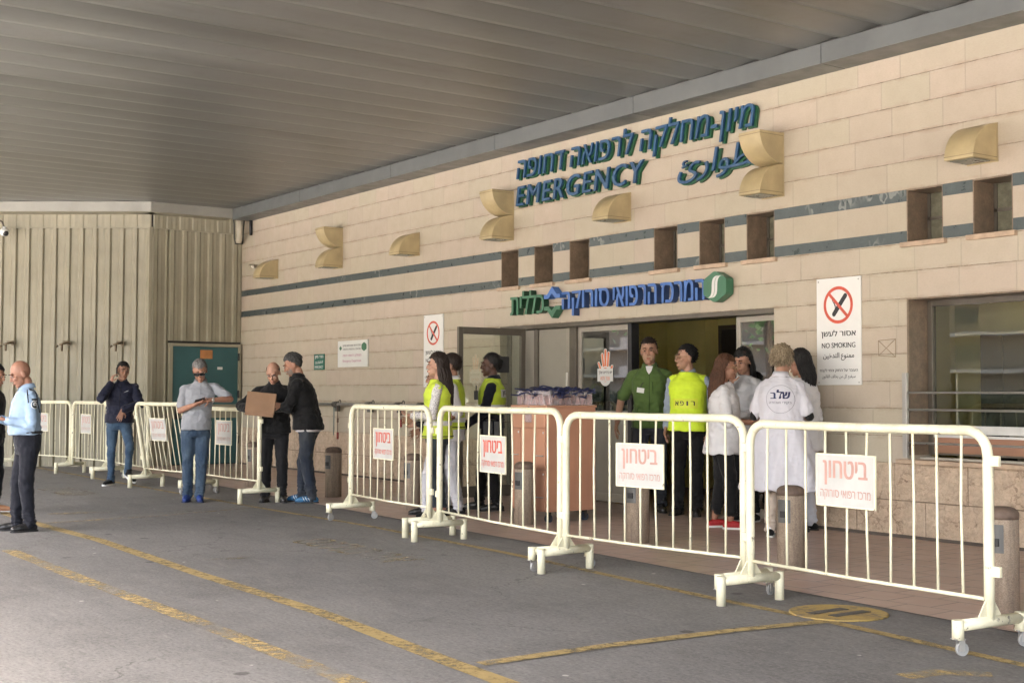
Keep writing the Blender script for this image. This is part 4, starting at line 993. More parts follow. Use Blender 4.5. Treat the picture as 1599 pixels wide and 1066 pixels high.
m = MB(); m.ball(c0 + ld * .042, .055); m.build('lens', M_BLACK, bo)
dp = empty('drain_pipe', (-22.95, 9.95, 4.1), 'white plastic drain pipe elbow under the canopy corner', 'pipe')
m = MB(); m.tube([(-22.82, 9.93, 4.59), (-22.82, 9.93, 4.38), (-22.84, 9.945, 4.29), (-22.90, 9.97, 4.235), (-23.0, 10.0, 4.21)], .062, 16); m.build('elbow', mat('dull pvc', (.52, .48, .38), .45, .15), dp)
m = MB(); m.tube([(-22.70, 9.74, 4.75), (-22.74, 9.80, 4.5), (-22.82, 9.84, 4.25), (-22.9, 9.9, 4.15), (-22.95, 10.06, 4.16), (-22.9, 10.07, 4.6)], .012, 6); m.tube([(-22.62, 10.08, 4.58), (-22.62, 10.08, 4.3)], .03, 8); m.build('cable', M_BLACK, dp)
m = MB(); m.tube([(-22.62, 10.09, 3.73), (-22.45, 10.05, 3.70), (-22.35, 10.0, 3.68)], .03, 8); tag(m.build('pipe_stub', mat('dull pvc', (.52, .48, .38), .45, .15)), 'short pale pipe stub poking out of the stone beside the last wall lamp', 'pipe stub')

# ------------------------------------------------------------------ what stands opposite and shows in the glass, plus an added leafy screen
def tree(x, y, h, label, seed):
    rn = random.Random(seed); e = empty('street_tree', (x, y, 0), label, 'tree', 'trees across the road')
    m = MB(); m.tube([(0, 0, 0), (.1, .05, h * .25), (.0, .1, h * .45), (.2, .1, h * .7)], [.22, .17, .13, .06], 10)
    for k in range(6):
        a = rn.uniform(0, 6.28); m.tube([(.05, .08, h * (.33 + .05 * k)), (1.0 * math.cos(a), 1.0 * math.sin(a), h * (.5 + .05 * k)), (1.9 * math.cos(a), 1.9 * math.sin(a), h * (.58 + .05 * k))], [.08, .05, .02], 7)
    m.build('trunk', mat('bark', (.09, .065, .045), .9, .3, 9, .5, 40), e, False)
    m = MB()
    for k in range(26):
        a = rn.uniform(0, 6.28); rr = rn.uniform(.2, 2.1); c = Vector((rr * math.cos(a), rr * math.sin(a), h * rn.uniform(.42, 1.0)))
        for j in range(80):
            p = c + Vector((rn.gauss(0, .42), rn.gauss(0, .42), rn.gauss(0, .34))); u = Vector((rn.gauss(0, 1), rn.gauss(0, 1), rn.gauss(0, 1))).normalized(); w = u.orthogonal(); s = rn.uniform(.07, .15)
            m.add([p - u * s, p + w * s * .5, p + u * s, p - w * s * .5], [(0, 1, 2, 3)])
    m.build('crown', mat('leaves', (.05, .11, .025), .6, .5, 3, 0), e, False)
tree(-26.5, -7.5, 7.0, 'leafy street tree across the road, mirrored in the narrow sliding door', 1)
tree(-33.0, -8.5, 7.5, 'broad street tree across the road, mirrored in the sliding door with the hand sticker', 2)
tree(-38.5, -6.0, 6.5, 'smaller street tree across the road, farthest along the kerb', 3)
ap = empty('apartment_building', (-130, -75, 0), 'pale apartment block with balconies across the road, mirrored in the window', 'building')
hd = empty('added_hedge', (-34, -15, 0), 'leafy screen added across the road, unseen, blocking bright ground from the window glass', 'added_hedge')  # invented row of leaves, keeps the bright far ground out of reflections
m = MB(); rh = random.Random(5)
for k in range(9000):
    p = Vector((rh.uniform(-42, 34), rh.choice((-.45, .45, rh.uniform(-.45, .45))) + rh.gauss(0, .05), rh.uniform(0, 1.45))); u = Vector((rh.gauss(0, 1), rh.gauss(0, 1), rh.gauss(0, 1))).normalized(); w = u.orthogonal(); s = rh.uniform(.08, .2)
    m.add([p - u * s, p + w * s * .5, p + u * s, p - w * s * .5], [(0, 1, 2, 3)])
m.box(-42, 34, -.35, .35, 0, 1.35)
m.build('foliage', mat('dark hedge leaves', (.014, .02, .009), .7, .5, 3, 0), hd, False)
M_AW = mat('warm render', (.20, .15, .105), .8, .1, .4); M_AB = mat('pale balcony', (.36, .29, .23), .7); M_AD = mat('dark window', (.05, .045, .035), .5)
m = MB(); m.box(-330, -20, -90, -75, 0, 34); m.build('wall', M_AW, ap)
for f in range(10):
    z = 3.4 + f * 3.1
    b = MB(); b.box(-329, -21, -75, -73.6, z - .25, z + .05); b.build('balcony_slab', M_AB, ap)
    for k in range(10):
        x = -325 + k * 30.5
        if f < 5:
            w = MB(); w.box(x + 1.5, x + 9.0, -75.0, -74.96, z + .1, z + 2.4); w.build('window', M_AD, ap); w = MB(); w.box(x + 12, x + 14.5, -75.0, -74.96, z + .8, z + 2.2); w.build('window', M_AD, ap)
            b = MB(); b.box(x, x + 10.5, -73.7, -73.6, z + .05, z + 1.0); b.build('balcony', M_AB, ap)
# ------------------------------------------------------------------ people
def remesh(mb, voxel, it=3, fac=.5):
    me = mb.mesh('tmp', []); o = bpy.data.objects.new('tmp', me); COL.objects.link(o)
    r = o.modifiers.new('r', 'REMESH'); r.mode = 'VOXEL'; r.voxel_size = voxel; r.adaptivity = 0
    if it:
        s = o.modifiers.new('s', 'SMOOTH'); s.iterations = it; s.factor = fac
    bpy.context.view_layer.update()
    out = bpy.data.meshes.new_from_object(o.evaluated_get(bpy.context.evaluated_depsgraph_get()))
    bpy.data.objects.remove(o); bpy.data.meshes.remove(me)
    return out
def folds(me, amp, fr=(7, 7, 13), seed=0, extra=None, plus=None):
    if not amp: return
    me.update()
    ns = [v.normal.copy() for v in me.vertices]; off = Vector((seed * 3.1, seed * 1.7, seed * .9))
    for v, n in zip(me.vertices, ns):
        p = v.co; q = Vector((p.x * fr[0], p.y * fr[1], p.z * fr[2])) + off
        w = noise.noise(q); w2 = noise.noise(q * 2.3 + Vector((5, 1, 2)))
        r = 1 - abs(w) * 2.2
        k = amp
        if extra: k *= extra(p)
        w3 = noise.noise(Vector((p.x * 16 + p.z * 9, p.y * 16, p.z * 20 - p.x * 9)) + off)
        v.co = p + n * (k * (r * .7 + w2 * .5 + (1 - abs(w3) * 2.5) * .28 - .35) + (plus(p) if plus else 0))
def put(name, me, mats, parent, s, sm=True):
    me.transform(Matrix.Scale(s, 4)); me.name = name
    me.materials.clear()
    for m in (mats if isinstance(mats, (list, tuple)) else [mats]): me.materials.append(m)
    me.polygons.foreach_set('use_smooth', [sm] * len(me.polygons)); me.update()
    o = bpy.data.objects.new(name, me); COL.objects.link(o); o.parent = parent
    return o
def putmb(name, mb, mats, parent, s):
    me = mb.mesh(name, mats if isinstance(mats, (list, tuple)) else [mats]); mb.fix(me)
    me.transform(Matrix.Scale(s, 4)); o = bpy.data.objects.new(name, me); COL.objects.link(o); o.parent = parent
    return o
def ik(a, c, l1, l2, pole):
    a = Vector(a); c = Vector(c); d = c - a; L = min(d.length, (l1 + l2) * .999); d.normalize(); c = a + d * L
    x = (l1 * l1 - l2 * l2 + L * L) / (2 * L); hgt = math.sqrt(max(0, l1 * l1 - x * x))
    p = Vector(pole); p = (p - d * p.dot(d)).normalized()
    return a + d * x + p * hgt, c
def hand(mb, wr, d, palm, curl, side, k=1.0):
    """five separate fingers; d = where the fingers point, palm = way the palm faces, side = thumb side (unit vectors)"""
    d = d.normalized(); palm = (palm - d * palm.dot(d)).normalized(); side = d.cross(palm) * side
    w = wr
    for o in (-.026, -.009, .009, .026):
        mb.cap(w + side * o * .7, .017 * k, w + d * .085 * k + side * o, .0125 * k)
    for i, (o, L, sp) in enumerate(((.030, .072, .10), (.0105, .080, .03), (-.0105, .075, -.04), (-.030, .058, -.12))):
        p = w + d * .088 * k + side * o * 1.05; a = curl * (.7 + .12 * i); ang = 0
        for j, f in enumerate((.45, .30, .25)):
            ang += a * (.8, 1.0, .7)[j]
            dr = (d * math.cos(ang) + palm * math.sin(ang) + side * sp * (1 - j * .3)).normalized()
            q = p + dr * L * f * k; mb.cap(p, (.0092, .0084, .0076)[j] * k, q, (.0084, .0076, .0066)[j] * k, 0, 8); p = q
    p = w + d * .028 * k + side * .030; dr = (d * .55 + side * .75 + palm * (.25 + curl * .4)).normalized(); q = p + dr * .042 * k; mb.cap(p, .013 * k, q, .0105 * k, 0, 8)
    dr = (d * .85 + side * .25 + palm * (.3 + curl * .5)).normalized(); mb.cap(q, .0105 * k, q + dr * .034 * k, .008 * k, 0, 8)
SKIN = {}
def skin(name, c):
    if name in SKIN: return SKIN[name]
    t = NT('skin ' + name); co = t.coord(); a = t.noise(co, 22, 4); b = t.noise(co, 7, 3)
    col = t.mix(t.ramp(a, .35, .65), mul(c, .9), mul(c, 1.06)); col = t.mix(t.ramp(b, .45, .7, 0, .35), col, (c[0] * 1.02, c[1] * .82, c[2] * .76))
    t.base(col); t.rough(.5); t.p.inputs['Subsurface Weight'].default_value = .08; t.p.inputs['Subsurface Radius'].default_value = (.02, .008, .004); t.p.inputs['Specular IOR Level'].default_value = .4
    t.bump(t.noise(co, 160, 2), .08, .002)
    SKIN[name] = t.mat; return t.mat
def cloth(name, c, rough=.85, var=.16, sc=9, bump=.25, sheen=.1): return mat(name, c, rough, var, sc, bump, 320, .0015, 0, .25, None, sheen)
def banded(name, c, bands, grey=(.60, .60, .58), bv=None):
    """fabric with horizontal woven reflective tape, in body heights"""
    t = NT(name); co = t.coord(); x, y, z = t.sep(co)[0:3]; n = t.noise(co, 10, 4)
    col = t.mix(t.ramp(n, .3, .7), mul(c, .88), mul(c, 1.05))
    rg = .75
    for lo, hi in bands:
        f = t.math('MULTIPLY', t.math('GREATER_THAN', z, lo), t.math('LESS_THAN', z, hi)); col = t.mix(f, col, grey)
    t.base(col); t.rough(rg); t.p.inputs['Sheen Weight'].default_value = .1; t.bump(t.noise(co, 300, 2), .2, .0015)
    return t.mat
def checked(name, c, d, k=70):
    t = NT(name); co = t.coord(); v = t.node('ShaderNodeTexVoronoi'); t.l.new(co, v.inputs['Vector']); v.inputs['Scale'].default_value = k
    t.base(t.mix(t.ramp(v.outputs['Distance'], .25, .5), d, c)); t.rough(.85); t.bump(t.noise(co, 300, 2), .2, .0015); return t.mat
def denim(name, c):
    t = NT(name); co = t.coord(); a = t.noise(t.map(co, (1, 1, .45)), 7, 4, .6); w = t.noise(t.map(co, (1, 1, .25)), 130, 3, .7); x, y, z = t.sep(co)[0:3]
    col = t.mix(t.ramp(a, .38, .68), mul(c, .72), (min(1, c[0] * 1.9 + .02), min(1, c[1] * 1.6 + .015), c[2] * 1.35)); col = t.mix(t.ramp(w, .4, .7, 0, .35), col, mul(c, 1.5))
    t.base(col); t.rough(.9); t.p.inputs['Sheen Weight'].default_value = .1; t.bump(w, .3, .0015); return t.mat
def hairmat(name, c, c2=None):
    t = NT(name); co = t.coord(); n = t.noise(t.map(co, (1, 1, .16)), 120, 4, .7); b = t.noise(co, 14, 4)
    col = t.mix(t.ramp(n, .35, .7), mul(c, .5), c2 or mul(c, 1.5)); col = t.mix(t.ramp(b, .4, .7, 0, .4), col, mul(c, .6))
    t.base(col); t.rough(.6); t.p.inputs['Specular IOR Level'].default_value = .3; t.bump(n, .8, .006); return t.mat
EYEW = mat('eye white', (.26, .22, .20), .25, .05, 5, 0); EYED = mat('eye iris', (.035, .02, .012), .15, .1, 5, 0)
LIP = {}

def person(label, loc, rz, h, sk, P, O, name='person'):
    s = h / 1.75
    e = empty(name, loc, label, 'person', None, rz)
    rn = random.Random(hash(label) % 1000 if False else sum(map(ord, label)))
    seed = rn.random() * 20
    fem = O.get('fem', False); bw = O.get('bw', .93 if fem else 1.0); belly = O.get('belly', 0.0)
    lean = Vector(P.get('lean', (0, 0))); tw = R(P.get('twist', 0)); hipx = P.get('hip', (0, 0))
    def sh(p):
        x, y, z = p; k = max(0, (z - .94) / .53); a = tw * min(1, k)
        x, y = x * math.cos(a) - y * math.sin(a), x * math.sin(a) + y * math.cos(a)
        return Vector((x + lean.x * k + hipx[0], y + lean.y * k * (.6 + .4 * k) + hipx[1], z))
    N = sh((0, .012, 1.465)); SW = (.152 if fem else .176) * (bw if not fem else 1)
    S = {1: sh((SW, .012, 1.378 + P.get('shrugL', 0))), -1: sh((-SW, .012, 1.378 + P.get('shrugR', 0)))}
    arms = {}
    for sd, k in ((1, 'L'), (-1, 'R')):
        a = P.get('arm' + k, {}); w = a.get('w', (sd * .25, -.03, .86)); pole = a.get('pole', (sd * .3, 1, -.1))
        el, wr = ik(S[sd], w, .292, .255, pole); arms[sd] = (el, wr, a)
    legs = {}
    for sd, k in ((1, 'L'), (-1, 'R')):
        a = P.get('leg' + k, {}); an = Vector(a.get('a', (sd * .10, 0, .085)))
        hp = Vector((sd * .088 + hipx[0], hipx[1], .90)); dl = max((an - hp).length * 1.0035, .80); kn, an2 = ik(hp, an, dl * .51, dl * .49, a.get('pole', (sd * .12, -1, 0))); legs[sd] = (hp, kn, an2, R(a.get('yaw', sd * 12)), a.get('pitch', 0))
    # ---- head frame
    hy, hp_, hr = [R(v) for v in P.get('head', (0, 0, 0))]
    HM = Matrix.Rotation(hy + tw, 3, 'Z') @ Matrix.Rotation(hp_, 3, 'X') @ Matrix.Rotation(hr, 3, 'Y')
    piv = N + Vector((0, -.008, .05)); HC = piv + HM @ Vector((0, -.018, .112))
    hs = 1.05 if not fem else 1.0
    H = lambda x, y, z: HC + HM @ (Vector((x, y, z)) * hs)
    # ---- body: one continuous skin
    b = MB()
    b.cap(sh((0, .02, 1.40)), .06, piv + Vector((0, 0, .03)), .052 if not fem else .045)
    b.ball(H(0, .015, .035), (.076 * hs, .094 * hs, .098 * hs), 0, 20, 14, HM)
    b.ball(H(0, -.03, -.045), (.058 * hs, .062 * hs, .072 * hs), 0, 18, 12, HM)
    b.ball(H(0, -.066, -.098), (.028 * hs, .024 * hs, .02 * hs), 0, 14, 10, HM)
    for q in (-1, 1):
        b.ball(H(q * .036, -.06, -.022), (.026 * hs, .03 * hs, .026 * hs), 0, 12, 8, HM)
        b.ball(H(q * .077, .018, -.008), (.009 * hs, .021 * hs, .034 * hs), 0, 12, 8, HM)
        b.ball(H(q * .028, -.082, .032), (.026, .014, .010), 0, 12, 8, HM)
    b.cap(H(0, -.088, .018), .009, H(0, -.107, -.026), .0125); b.ball(H(0, -.096, -.032), (.019, .013, .009), 0, 12, 8, HM)
    b.ball(H(0, -.088, -.066), (.026, .014, .012), 0, 12, 8, HM)
    b.cap(sh((0, .01, 1.40)), .06, Vector((hipx[0], hipx[1], .92)), .06)
    for sd in (1, -1):
        el, wr, a = arms[sd]; hp, kn, an, fy, fp = legs[sd]
        b.cap(sh((0, .01, 1.38)), .045, S[sd], .045)
        b.cap(S[sd], .046, el, .040 if not fem else .035); b.cap(el, .040 if not fem else .034, el.lerp(wr, .45), .037 if not fem else .031); b.cap(el.lerp(wr, .45), .037 if not fem else .031, wr, .0255 if not fem else .022)
        d = (wr - el).normalized(); hd = Vector(a.get('dir', d)).normalized(); pm = Vector(a.get('palm', (-sd, 0, 0)))
        hand(b, wr + hd * .012, hd, pm, a.get('curl', .35), a.get('tside', sd if True else 1), 1.0 if not fem else .9)
        b.cap(Vector((hipx[0], hipx[1], .92)), .06, hp, .06); b.cap(hp, .05, kn, .042); b.cap(kn, .042, an + Vector((0, 0, .02)), .034)
    me = remesh(b, .0062, 2, .45)
    put('body', me, skin(*sk), e, s)
    # ---- face details
    for q in (-1, 1):
        m = MB(); c = H(q * .031, -.0865, .008); m.ball(c, (.0125, .008, .0075), 0, 12, 8, HM)
        c2 = H(q * .031, -.0935, .007); m.ball(c2, (.0062, .004, .0062), 1, 10, 6, HM); putmb('eye', m, [EYEW, EYED], e, s)
        m = MB(); m.tube([H(q * .014, -.098, .030), H(q * .03, -.100, .036), H(q * .05, -.086, .030)], [.0035, .0048, .003], 6); putmb('eyebrow', m, O['hairm'] if O.get('brow') is None else O['brow'], e, s)
    m = MB(); m.ball(H(0, -.1015, -.062), (.021, .006, .0042), 0, 14, 6, HM); m.ball(H(0, -.100, -.071), (.018, .006, .005), 0, 14, 6, HM)
    lk = 'lips ' + sk[0]
    putmb('mouth', m, mat(lk, (sk[1][0] * .78, sk[1][1] * .55, sk[1][2] * .5), .45, .1, 5, 0), e, s)
    # ---- hair
    st = O.get('hair', 'short'); hm = O['hairm']
    def cap_shell(k, low_back, fringe, nz=.006, side=-.01, top=True, seedk=0, push=(0, 0, 0)):
        m = MB(); nu, nv = 44, 30; pts = {}
        for i in range(nv + 1):
            for j in range(nu):
                th = math.pi * i / nv; q = 2 * math.pi * j / nu
                d = Vector((math.sin(th) * math.cos(q), math.sin(th) * math.sin(q), math.cos(th)))
                rr = Vector((.0785 * d.x, .097 * d.y, .101 * d.z)) * k
                rr += d * nz * noise.noise(Vector((d.x * 7, d.y * 7, d.z * 4)) + Vector((seed + seedk, 0, 0)))
                pts[i, j] = Vector((0 + push[0], .017 + push[1], .036 + push[2])) + rr
        vs = []; idx = {}; fs = []
        def ok(p):
            if p.y < -.035: return p.z > fringe + .012 * noise.noise(Vector((p.x * 60, 3, seed)))
            if p.y < .02: return p.z > side + (.02 - p.y) / .055 * (fringe - side)
            return p.z > low_back + (side - low_back) * max(0, 1 - (p.y - .02) / .05)
        for i in range(nv):
            for j in range(nu):
                f = [(i, j), (i + 1, j), (i + 1, (j + 1) % nu), (i, (j + 1) % nu)]
                if all(ok(pts[a]) for a in f) and (top or pts[i, j].z < .075):
                    ff = []
                    for a in f:
                        if a not in idx: idx[a] = len(vs); vs.append(H(*pts[a]))
                        ff.append(idx[a])
                    fs.append(ff)
        m.add(vs, fs, 0, True); return m
    if st == 'bald': pass
    elif st in ('short', 'crop', 'fringe'):
        kk = {'short': 1.075, 'crop': 1.045, 'fringe': 1.02}[st]
        m = cap_shell(kk, -.07, O.get('fringe', .072), .012 if st == 'short' else .003, top=(st != 'fringe'))
        if st == 'crop':
            for i in range(420):
                q = rn.uniform(0, 2 * math.pi); d = Vector((math.cos(q), math.sin(q), rn.uniform(-.75, .95))); d = Vector((d.x * math.sqrt(1 - d.z ** 2), d.y * math.sqrt(1 - d.z ** 2), d.z)); p = Vector((.082 * d.x, .017 + .1015 * d.y, .036 + .1055 * d.z)); fr_ = O.get('fringe', .072)
                if (p.y < -.035 and p.z < fr_) or (-.035 <= p.y < .03 and p.z < -.01 + (.03 - p.y) / .065 * (fr_ + .01)) or p.z < -.06: continue
                t_ = Vector((rn.uniform(-.3, .3), rn.uniform(-.3, .6), rn.uniform(-1, .1))).normalized(); m.tube([H(*(p - d * .004)), H(*(p + d * .003 + t_ * .008)), H(*(p + d * .001 + t_ * .017))], [.0035, .003, .001], 4, 0, False)
        if st == 'short':
            for i in range(260):
                d = Vector((rn.gauss(0, 1), rn.gauss(0, 1), abs(rn.gauss(0, 1)))).normalized(); p = Vector((.08 * d.x, .017 + .1 * d.y, .036 + .104 * d.z))
                if p.y < -.03 and p.z < .085: continue
                t_ = Vector((rn.uniform(-.4, .4), .6, -.5 if p.y > 0 else .1)); m.tube([H(*p), H(*(p + d * .006 + t_ * .014)), H(*(p + d * .004 + t_ * .03))], [.005, .0042, .0015], 5, 0, False)
        o = putmb('hair', m, hm, e, s)
    elif st == 'bob':
        m = cap_shell(1.2, -.085, .055, .02, -.05)
        for i in range(520):
            q = rn.uniform(0, 2 * math.pi); th = math.acos(rn.uniform(-.55, 1)); d = Vector((math.sin(th) * math.cos(q), math.sin(th) * math.sin(q), math.cos(th)))
            if d.y < -.35 and d.z < .45: continue
            p = Vector((0, .02, .036)) + Vector((.09 * d.x, .112 * d.y, .116 * d.z)); t_ = Vector((d.x * .3 + rn.gauss(0, .25), d.y * .3 + rn.gauss(0, .15), -1.0)); k = rn.uniform(.03, .06)
            m.tube([H(*(p - d * .006)), H(*(p + d * .005 + t_ * k * .5)), H(*(p + t_ * k - d * .004))], [.0055, .0055, .0015], 5, 0, False)
        putmb('hair', m, hm, e, s)
    else:   # long
        m = cap_shell(1.13, -.10, .06, .012, -.06)
        L = O.get('hairlen', .34); wav = O.get('wave', .01); spread = O.get('spread', .1)
        for i in range(240):
            q = rn.uniform(-.25, math.pi + .25); th = rn.uniform(.25, 1.9)
            d = Vector((math.sin(th) * math.cos(q), math.sin(th) * math.sin(q), math.cos(th)))
            p0 = Vector((.086 * d.x, .018 + .106 * d.y, .036 + .11 * d.z))
            side_x = .09 * math.cos(q); endx = side_x * (.9 + spread * 3) ; endy = .06 + .05 * math.sin(q)
            ln = L * rn.uniform(.78, 1.03); ph = rn.uniform(0, 6)
            pts = [H(*p0)]; p1 = Vector((.088 * math.cos(q), .02 + .108 * max(0, math.sin(q)), -.02)); pts.append(H(*p1))
            base = HC + Matrix.Rotation(hy + tw, 3, 'Z') @ Vector((endx * .95, endy, 0)) * 1.0
            for k in range(1, 6):
                f = k / 5; z = HC.z - .02 - ln * f
                pt = pts[1].lerp(Vector((base.x, base.y + .035 * math.sin(q), z)), smooth(min(1, f * 1.5))); pt.z = z
                pt += Vector((math.sin(ph + f * 9) * wav, math.cos(ph + f * 7) * wav + (.02 if f > .4 else .01), 0)); pts.append(pt)
            m.tube(pts, [.008, .010, .011, .011, .010, .008, .003], 5, 0, False)
        putmb('hair', m, hm, e, s)
    if O.get('beard'):
        m = MB(); nu, nv = 22, 12; vs = []; fs = []
        for i in range(nv + 1):
            for j in range(nu + 1):
                q = R(-180 + 180 * j / nu); th = R(88 + 72 * i / nv); d = Vector((math.sin(th) * math.cos(q), math.sin(th) * math.sin(q), math.cos(th)))
                vs.append(H(.0625 * d.x, -.03 + .0655 * d.y, -.040 + .078 * d.z))
        fs = [(i * (nu + 1) + j, (i + 1) * (nu + 1) + j, (i + 1) * (nu + 1) + j + 1, i * (nu + 1) + j + 1) for i in range(nv) for j in range(nu) if not (3 < i < 7 and 8 <= j < 14)]
        m.add(vs, fs, 0, True); putmb('beard', m, O['beard'], e, s)
    if O.get('glasses'):
        m = MB(); dark = O['glasses'] == 'sun'
        for q in (-1, 1):
            rx_, rz_ = (.031, .019) if dark else (.023, .016)
            ring = [H(q * .033 + rx_ * math.cos(R(a)), -.106 + (.012 if abs(q * .033 + rx_ * math.cos(R(a))) > .05 else 0), .007 + rz_ * math.sin(R(a))) for a in range(0, 361, 30)]
            if dark: m.add(ring[:-1], [tuple(range(len(ring) - 1))], 0)
            m.tube(ring, .0022, 6, 0)
            m.tube([H(q * .06, -.092, .012), H(q * .079, -.05, .012), H(q * .082, .02, .008)], .0028, 6, 0)
        m.tube([H(-.012, -.108, .01), H(.012, -.108, .01)], .0025, 6, 0)
        if dark: m.tube([H(-.055, -.098, .022), H(0, -.110, .022), H(.055, -.098, .022)], .006, 6, 0)
        putmb('sunglasses' if dark else 'glasses', m, mat('dark lens', (.012, .012, .014), .12, .1, 5, 0) if dark else mat('gold frame', (.35, .22, .10), .3, .1, 5, 0), e, s)
    # ---- trousers
    T = O['trousers']; wf = T.get('w', 1.0); t = MB()
    hx, hy_ = hipx; gx = .166 * bw if not fem else .168
    c = lambda z: (hx + lean.x * max(0, (z - .94) / .53), hy_ + lean.y * max(0, (z - .94) / .53) * .6, z)
    t.loft([(c(1.03), gx * .96, .112 + belly * .35), (c(.97), gx * 1.0, .117 + belly * .3), (c(.90), gx * 1.06, .126), (c(.83), gx * 1.04, .122), (c(.79), gx * .9, .10)])
    for sd in (1, -1):
        hp, kn, an, fy, fp = legs[sd]; hem = an + (kn - an).normalized() * T.get('hem', -.01)
        t.cap(hp + Vector((0, 0, -.05)), .092 * (1 + (wf - 1) * .4), kn, .066 * wf); t.cap(kn, .066 * wf, kn.lerp(hem, .5), .060 * wf); t.cap(kn.lerp(hem, .5), .060 * wf, hem, .053 * wf * T.get('flare', 1))
    me = remesh(t, .0095, 3)
    folds(me, .011 * T.get('fold', 1), (9, 9, 8), seed, extra=lambda p: .5 + 1.3 * max(0, 1 - abs(p.z - .12) / .22) + .9 * max(0, 1 - abs(p.z - .5) / .15) + .5 * max(0, 1 - abs(p.z - .82) / .1), plus=lambda p: .0055 * T.get('fold', 1) * max(0, 1 - max(0, p.z - .10) / .2) * math.sin(p.z * 150 + 5 * noise.noise(p * 7)))
    tr = put('trousers', me, T['m'], e, s)
    if O.get('belt'):
        m = MB(); n = 32; cc = Vector(c(1.015))
        m.tube([cc + Vector(((gx * .985 + .006) * math.cos(2 * math.pi * k / n), (.119 + belly * .35) * math.sin(2 * math.pi * k / n), 0)) for k in range(n + 1)], .014, 8); putmb('belt', m, M_RUB, tr, s)
    # ---- shoes
    SH = O['shoes']
    for sd in (1, -1):
        hp, kn, an, fy, fp = legs[sd]; FR = Matrix.Rotation(fy, 3, 'Z') @ Matrix.Rotation(R(fp), 3, 'X')
        base = an + Vector((0, 0, -.085)); F = lambda x, y, z: base + Vector((0, 0, .0)) + FR @ Vector((x, y, z))
        m = MB(); lw = SH.get('low', False)
        m.cap(F(0, .045, .042), .036, F(0, .0, .055), .040); m.cap(F(0, 0, .055), .042, F(0, -.11, .042), .040); m.cap(F(-sd * .004, -.11, .040), .041, F(-sd * .006, -.165, .032), .033)
        if not lw: m.cap(F(0, .01, .06), .043, F(0, .012, .105), .045)
        me = remesh(m, .007, 3)
        zs = base.z + .012
        for v in me.vertices:
            loc_ = FR.transposed() @ (v.co - base)
            if loc_.z < .012: loc_.z = .012; v.co = base + FR @ loc_
        folds(me, .0015, (20, 20, 20), seed); so_ = put('shoe', me, SH['m'], e, s)
        m = MB(); pr = [(-.040, -.13), (-.034, -.175), (-.012, -.200), (.012, -.200), (.034, -.175), (.042, -.13), (.036, -.04), (.036, .05), (.02, .082), (-.02, .082), (-.036, .05), (-.036, -.04)]
        m.prism(pr, lambda a, b_, dd: F(a * 1.05, b_, dd), 0.001, .026 if SH.get('thick') else .018); putmb('sole', m, SH.get('sole', M_RUB), so_, s)
        if SH.get('stripe'):
            m = MB()
            for k in range(3):
                for q in (-1, 1): m.tube([F(q * .039, -.02 - k * .03, .03), F(q * .043, -.035 - k * .03, .055), F(q * .03, -.05 - k * .028, .078)], .0035, 5)
            putmb('stripes', m, M_WHITE, so_, s)
        if SH.get('sock'):
            m = MB(); m.cap(F(0, .012, .085), .036, an.lerp(kn, .16), .038); putmb('sock', m, SH['sock'], so_, s)
    # ---- upper garments
    parts = {}
    def top(nm, G, voxel=.0095):
        th = G.get('t', .008); z0 = G.get('hem', .90); t = MB(); bl = G.get('belly', belly); fl = G.get('flare', 0)
        rings = []
        prof = [(1.08, .156 if not fem else .148, .112, 1), (1.16, .162 if not fem else .150, .114, .85), (1.24, .172 if not fem else .158, .118 if not fem else .125, .5), (1.32, .18 if not fem else .163, .12 if not fem else .13, .2), (1.375, .160 if not fem else .145, .108, 0), (1.415, .118 if not fem else .106, .086, 0), (1.448, .080 if not fem else .07, .068, 0), (1.478, .060 if not fem else .052, .060, 0)]
        low = [(.98, .164, .118, 1), (.90, .174, .126, .6), (.82, .178, .128, .3), (.72, .185, .13, .1), (.60, .19, .135, 0), (.45, .20, .14, 0)]
        lz = [q for q in low if q[0] > z0 + .02] + [(z0,) + tuple(min(low, key=lambda q: abs(q[0] - z0))[1:])]
        for z, rx, ry, kb in sorted(lz) + prof:
            cpt = sh((0, -bl * kb * .45, z)) if z > .94 else Vector((hipx[0], hipx[1] - bl * kb * .45, z))
            ex = fl * max(0, (1.08 - z) / .6)
            rings.append((cpt, rx * bw + th + ex, ry + th + bl * kb * .55 + ex * .8))
        t.loft(rings)
        for sd in (1, -1):
            el, wr, a = arms[sd]; sl = G.get('sleeve' + ('L' if sd > 0 else 'R'), G.get('sleeve'))
            if sl != 'none' or G.get('shoulder'):
                t.cap(sh((sd * .07, .012, 1.408)), .044 + th * .5, S[sd] - (S[sd] - N) * (.12 if sl == 'none' else .02), .050 + th * .5)
            r0, r1, r2 = (.054 + th * .6, .046 + th * .6, .036 + th * .6) if not fem else (.048 + th * .6, .041 + th * .6, .032 + th * .6)
            if sl == 'long': t.cap(S[sd], r0, el, r1); t.cap(el, r1, el.lerp(wr, .93), r2)
            elif sl == 'short': t.cap(S[sd], r0, S[sd].lerp(el, .78), r1 + .010)
            elif sl == 'half': t.cap(S[sd], r0, el, r1 + .006)
        me = remesh(t, voxel, 3)
        def ex_(p):
            k = .6
            for sd in (1, -1):
                el, wr, a = arms[sd]; k += 1.2 * max(0, 1 - (p - el).length / .13) + .5 * max(0, 1 - (p - S[sd]).length / .12)
            return k + .7 * max(0, 1 - abs(p.z - 1.03) / .12)
        folds(me, G.get('fold', .007) * 1.5, G.get('fr', (8, 8, 12)), seed + len(nm), extra=ex_, plus=(lambda p: min(.012, .11 * fl) * max(0, min(1, (1.02 - p.z) / .35)) * math.sin(math.atan2(p.y, p.x) * 8 + 4 * noise.noise(p * 2.2))) if fl else None)
        o = put(nm, me, G['m'], e, s); parts[nm] = o
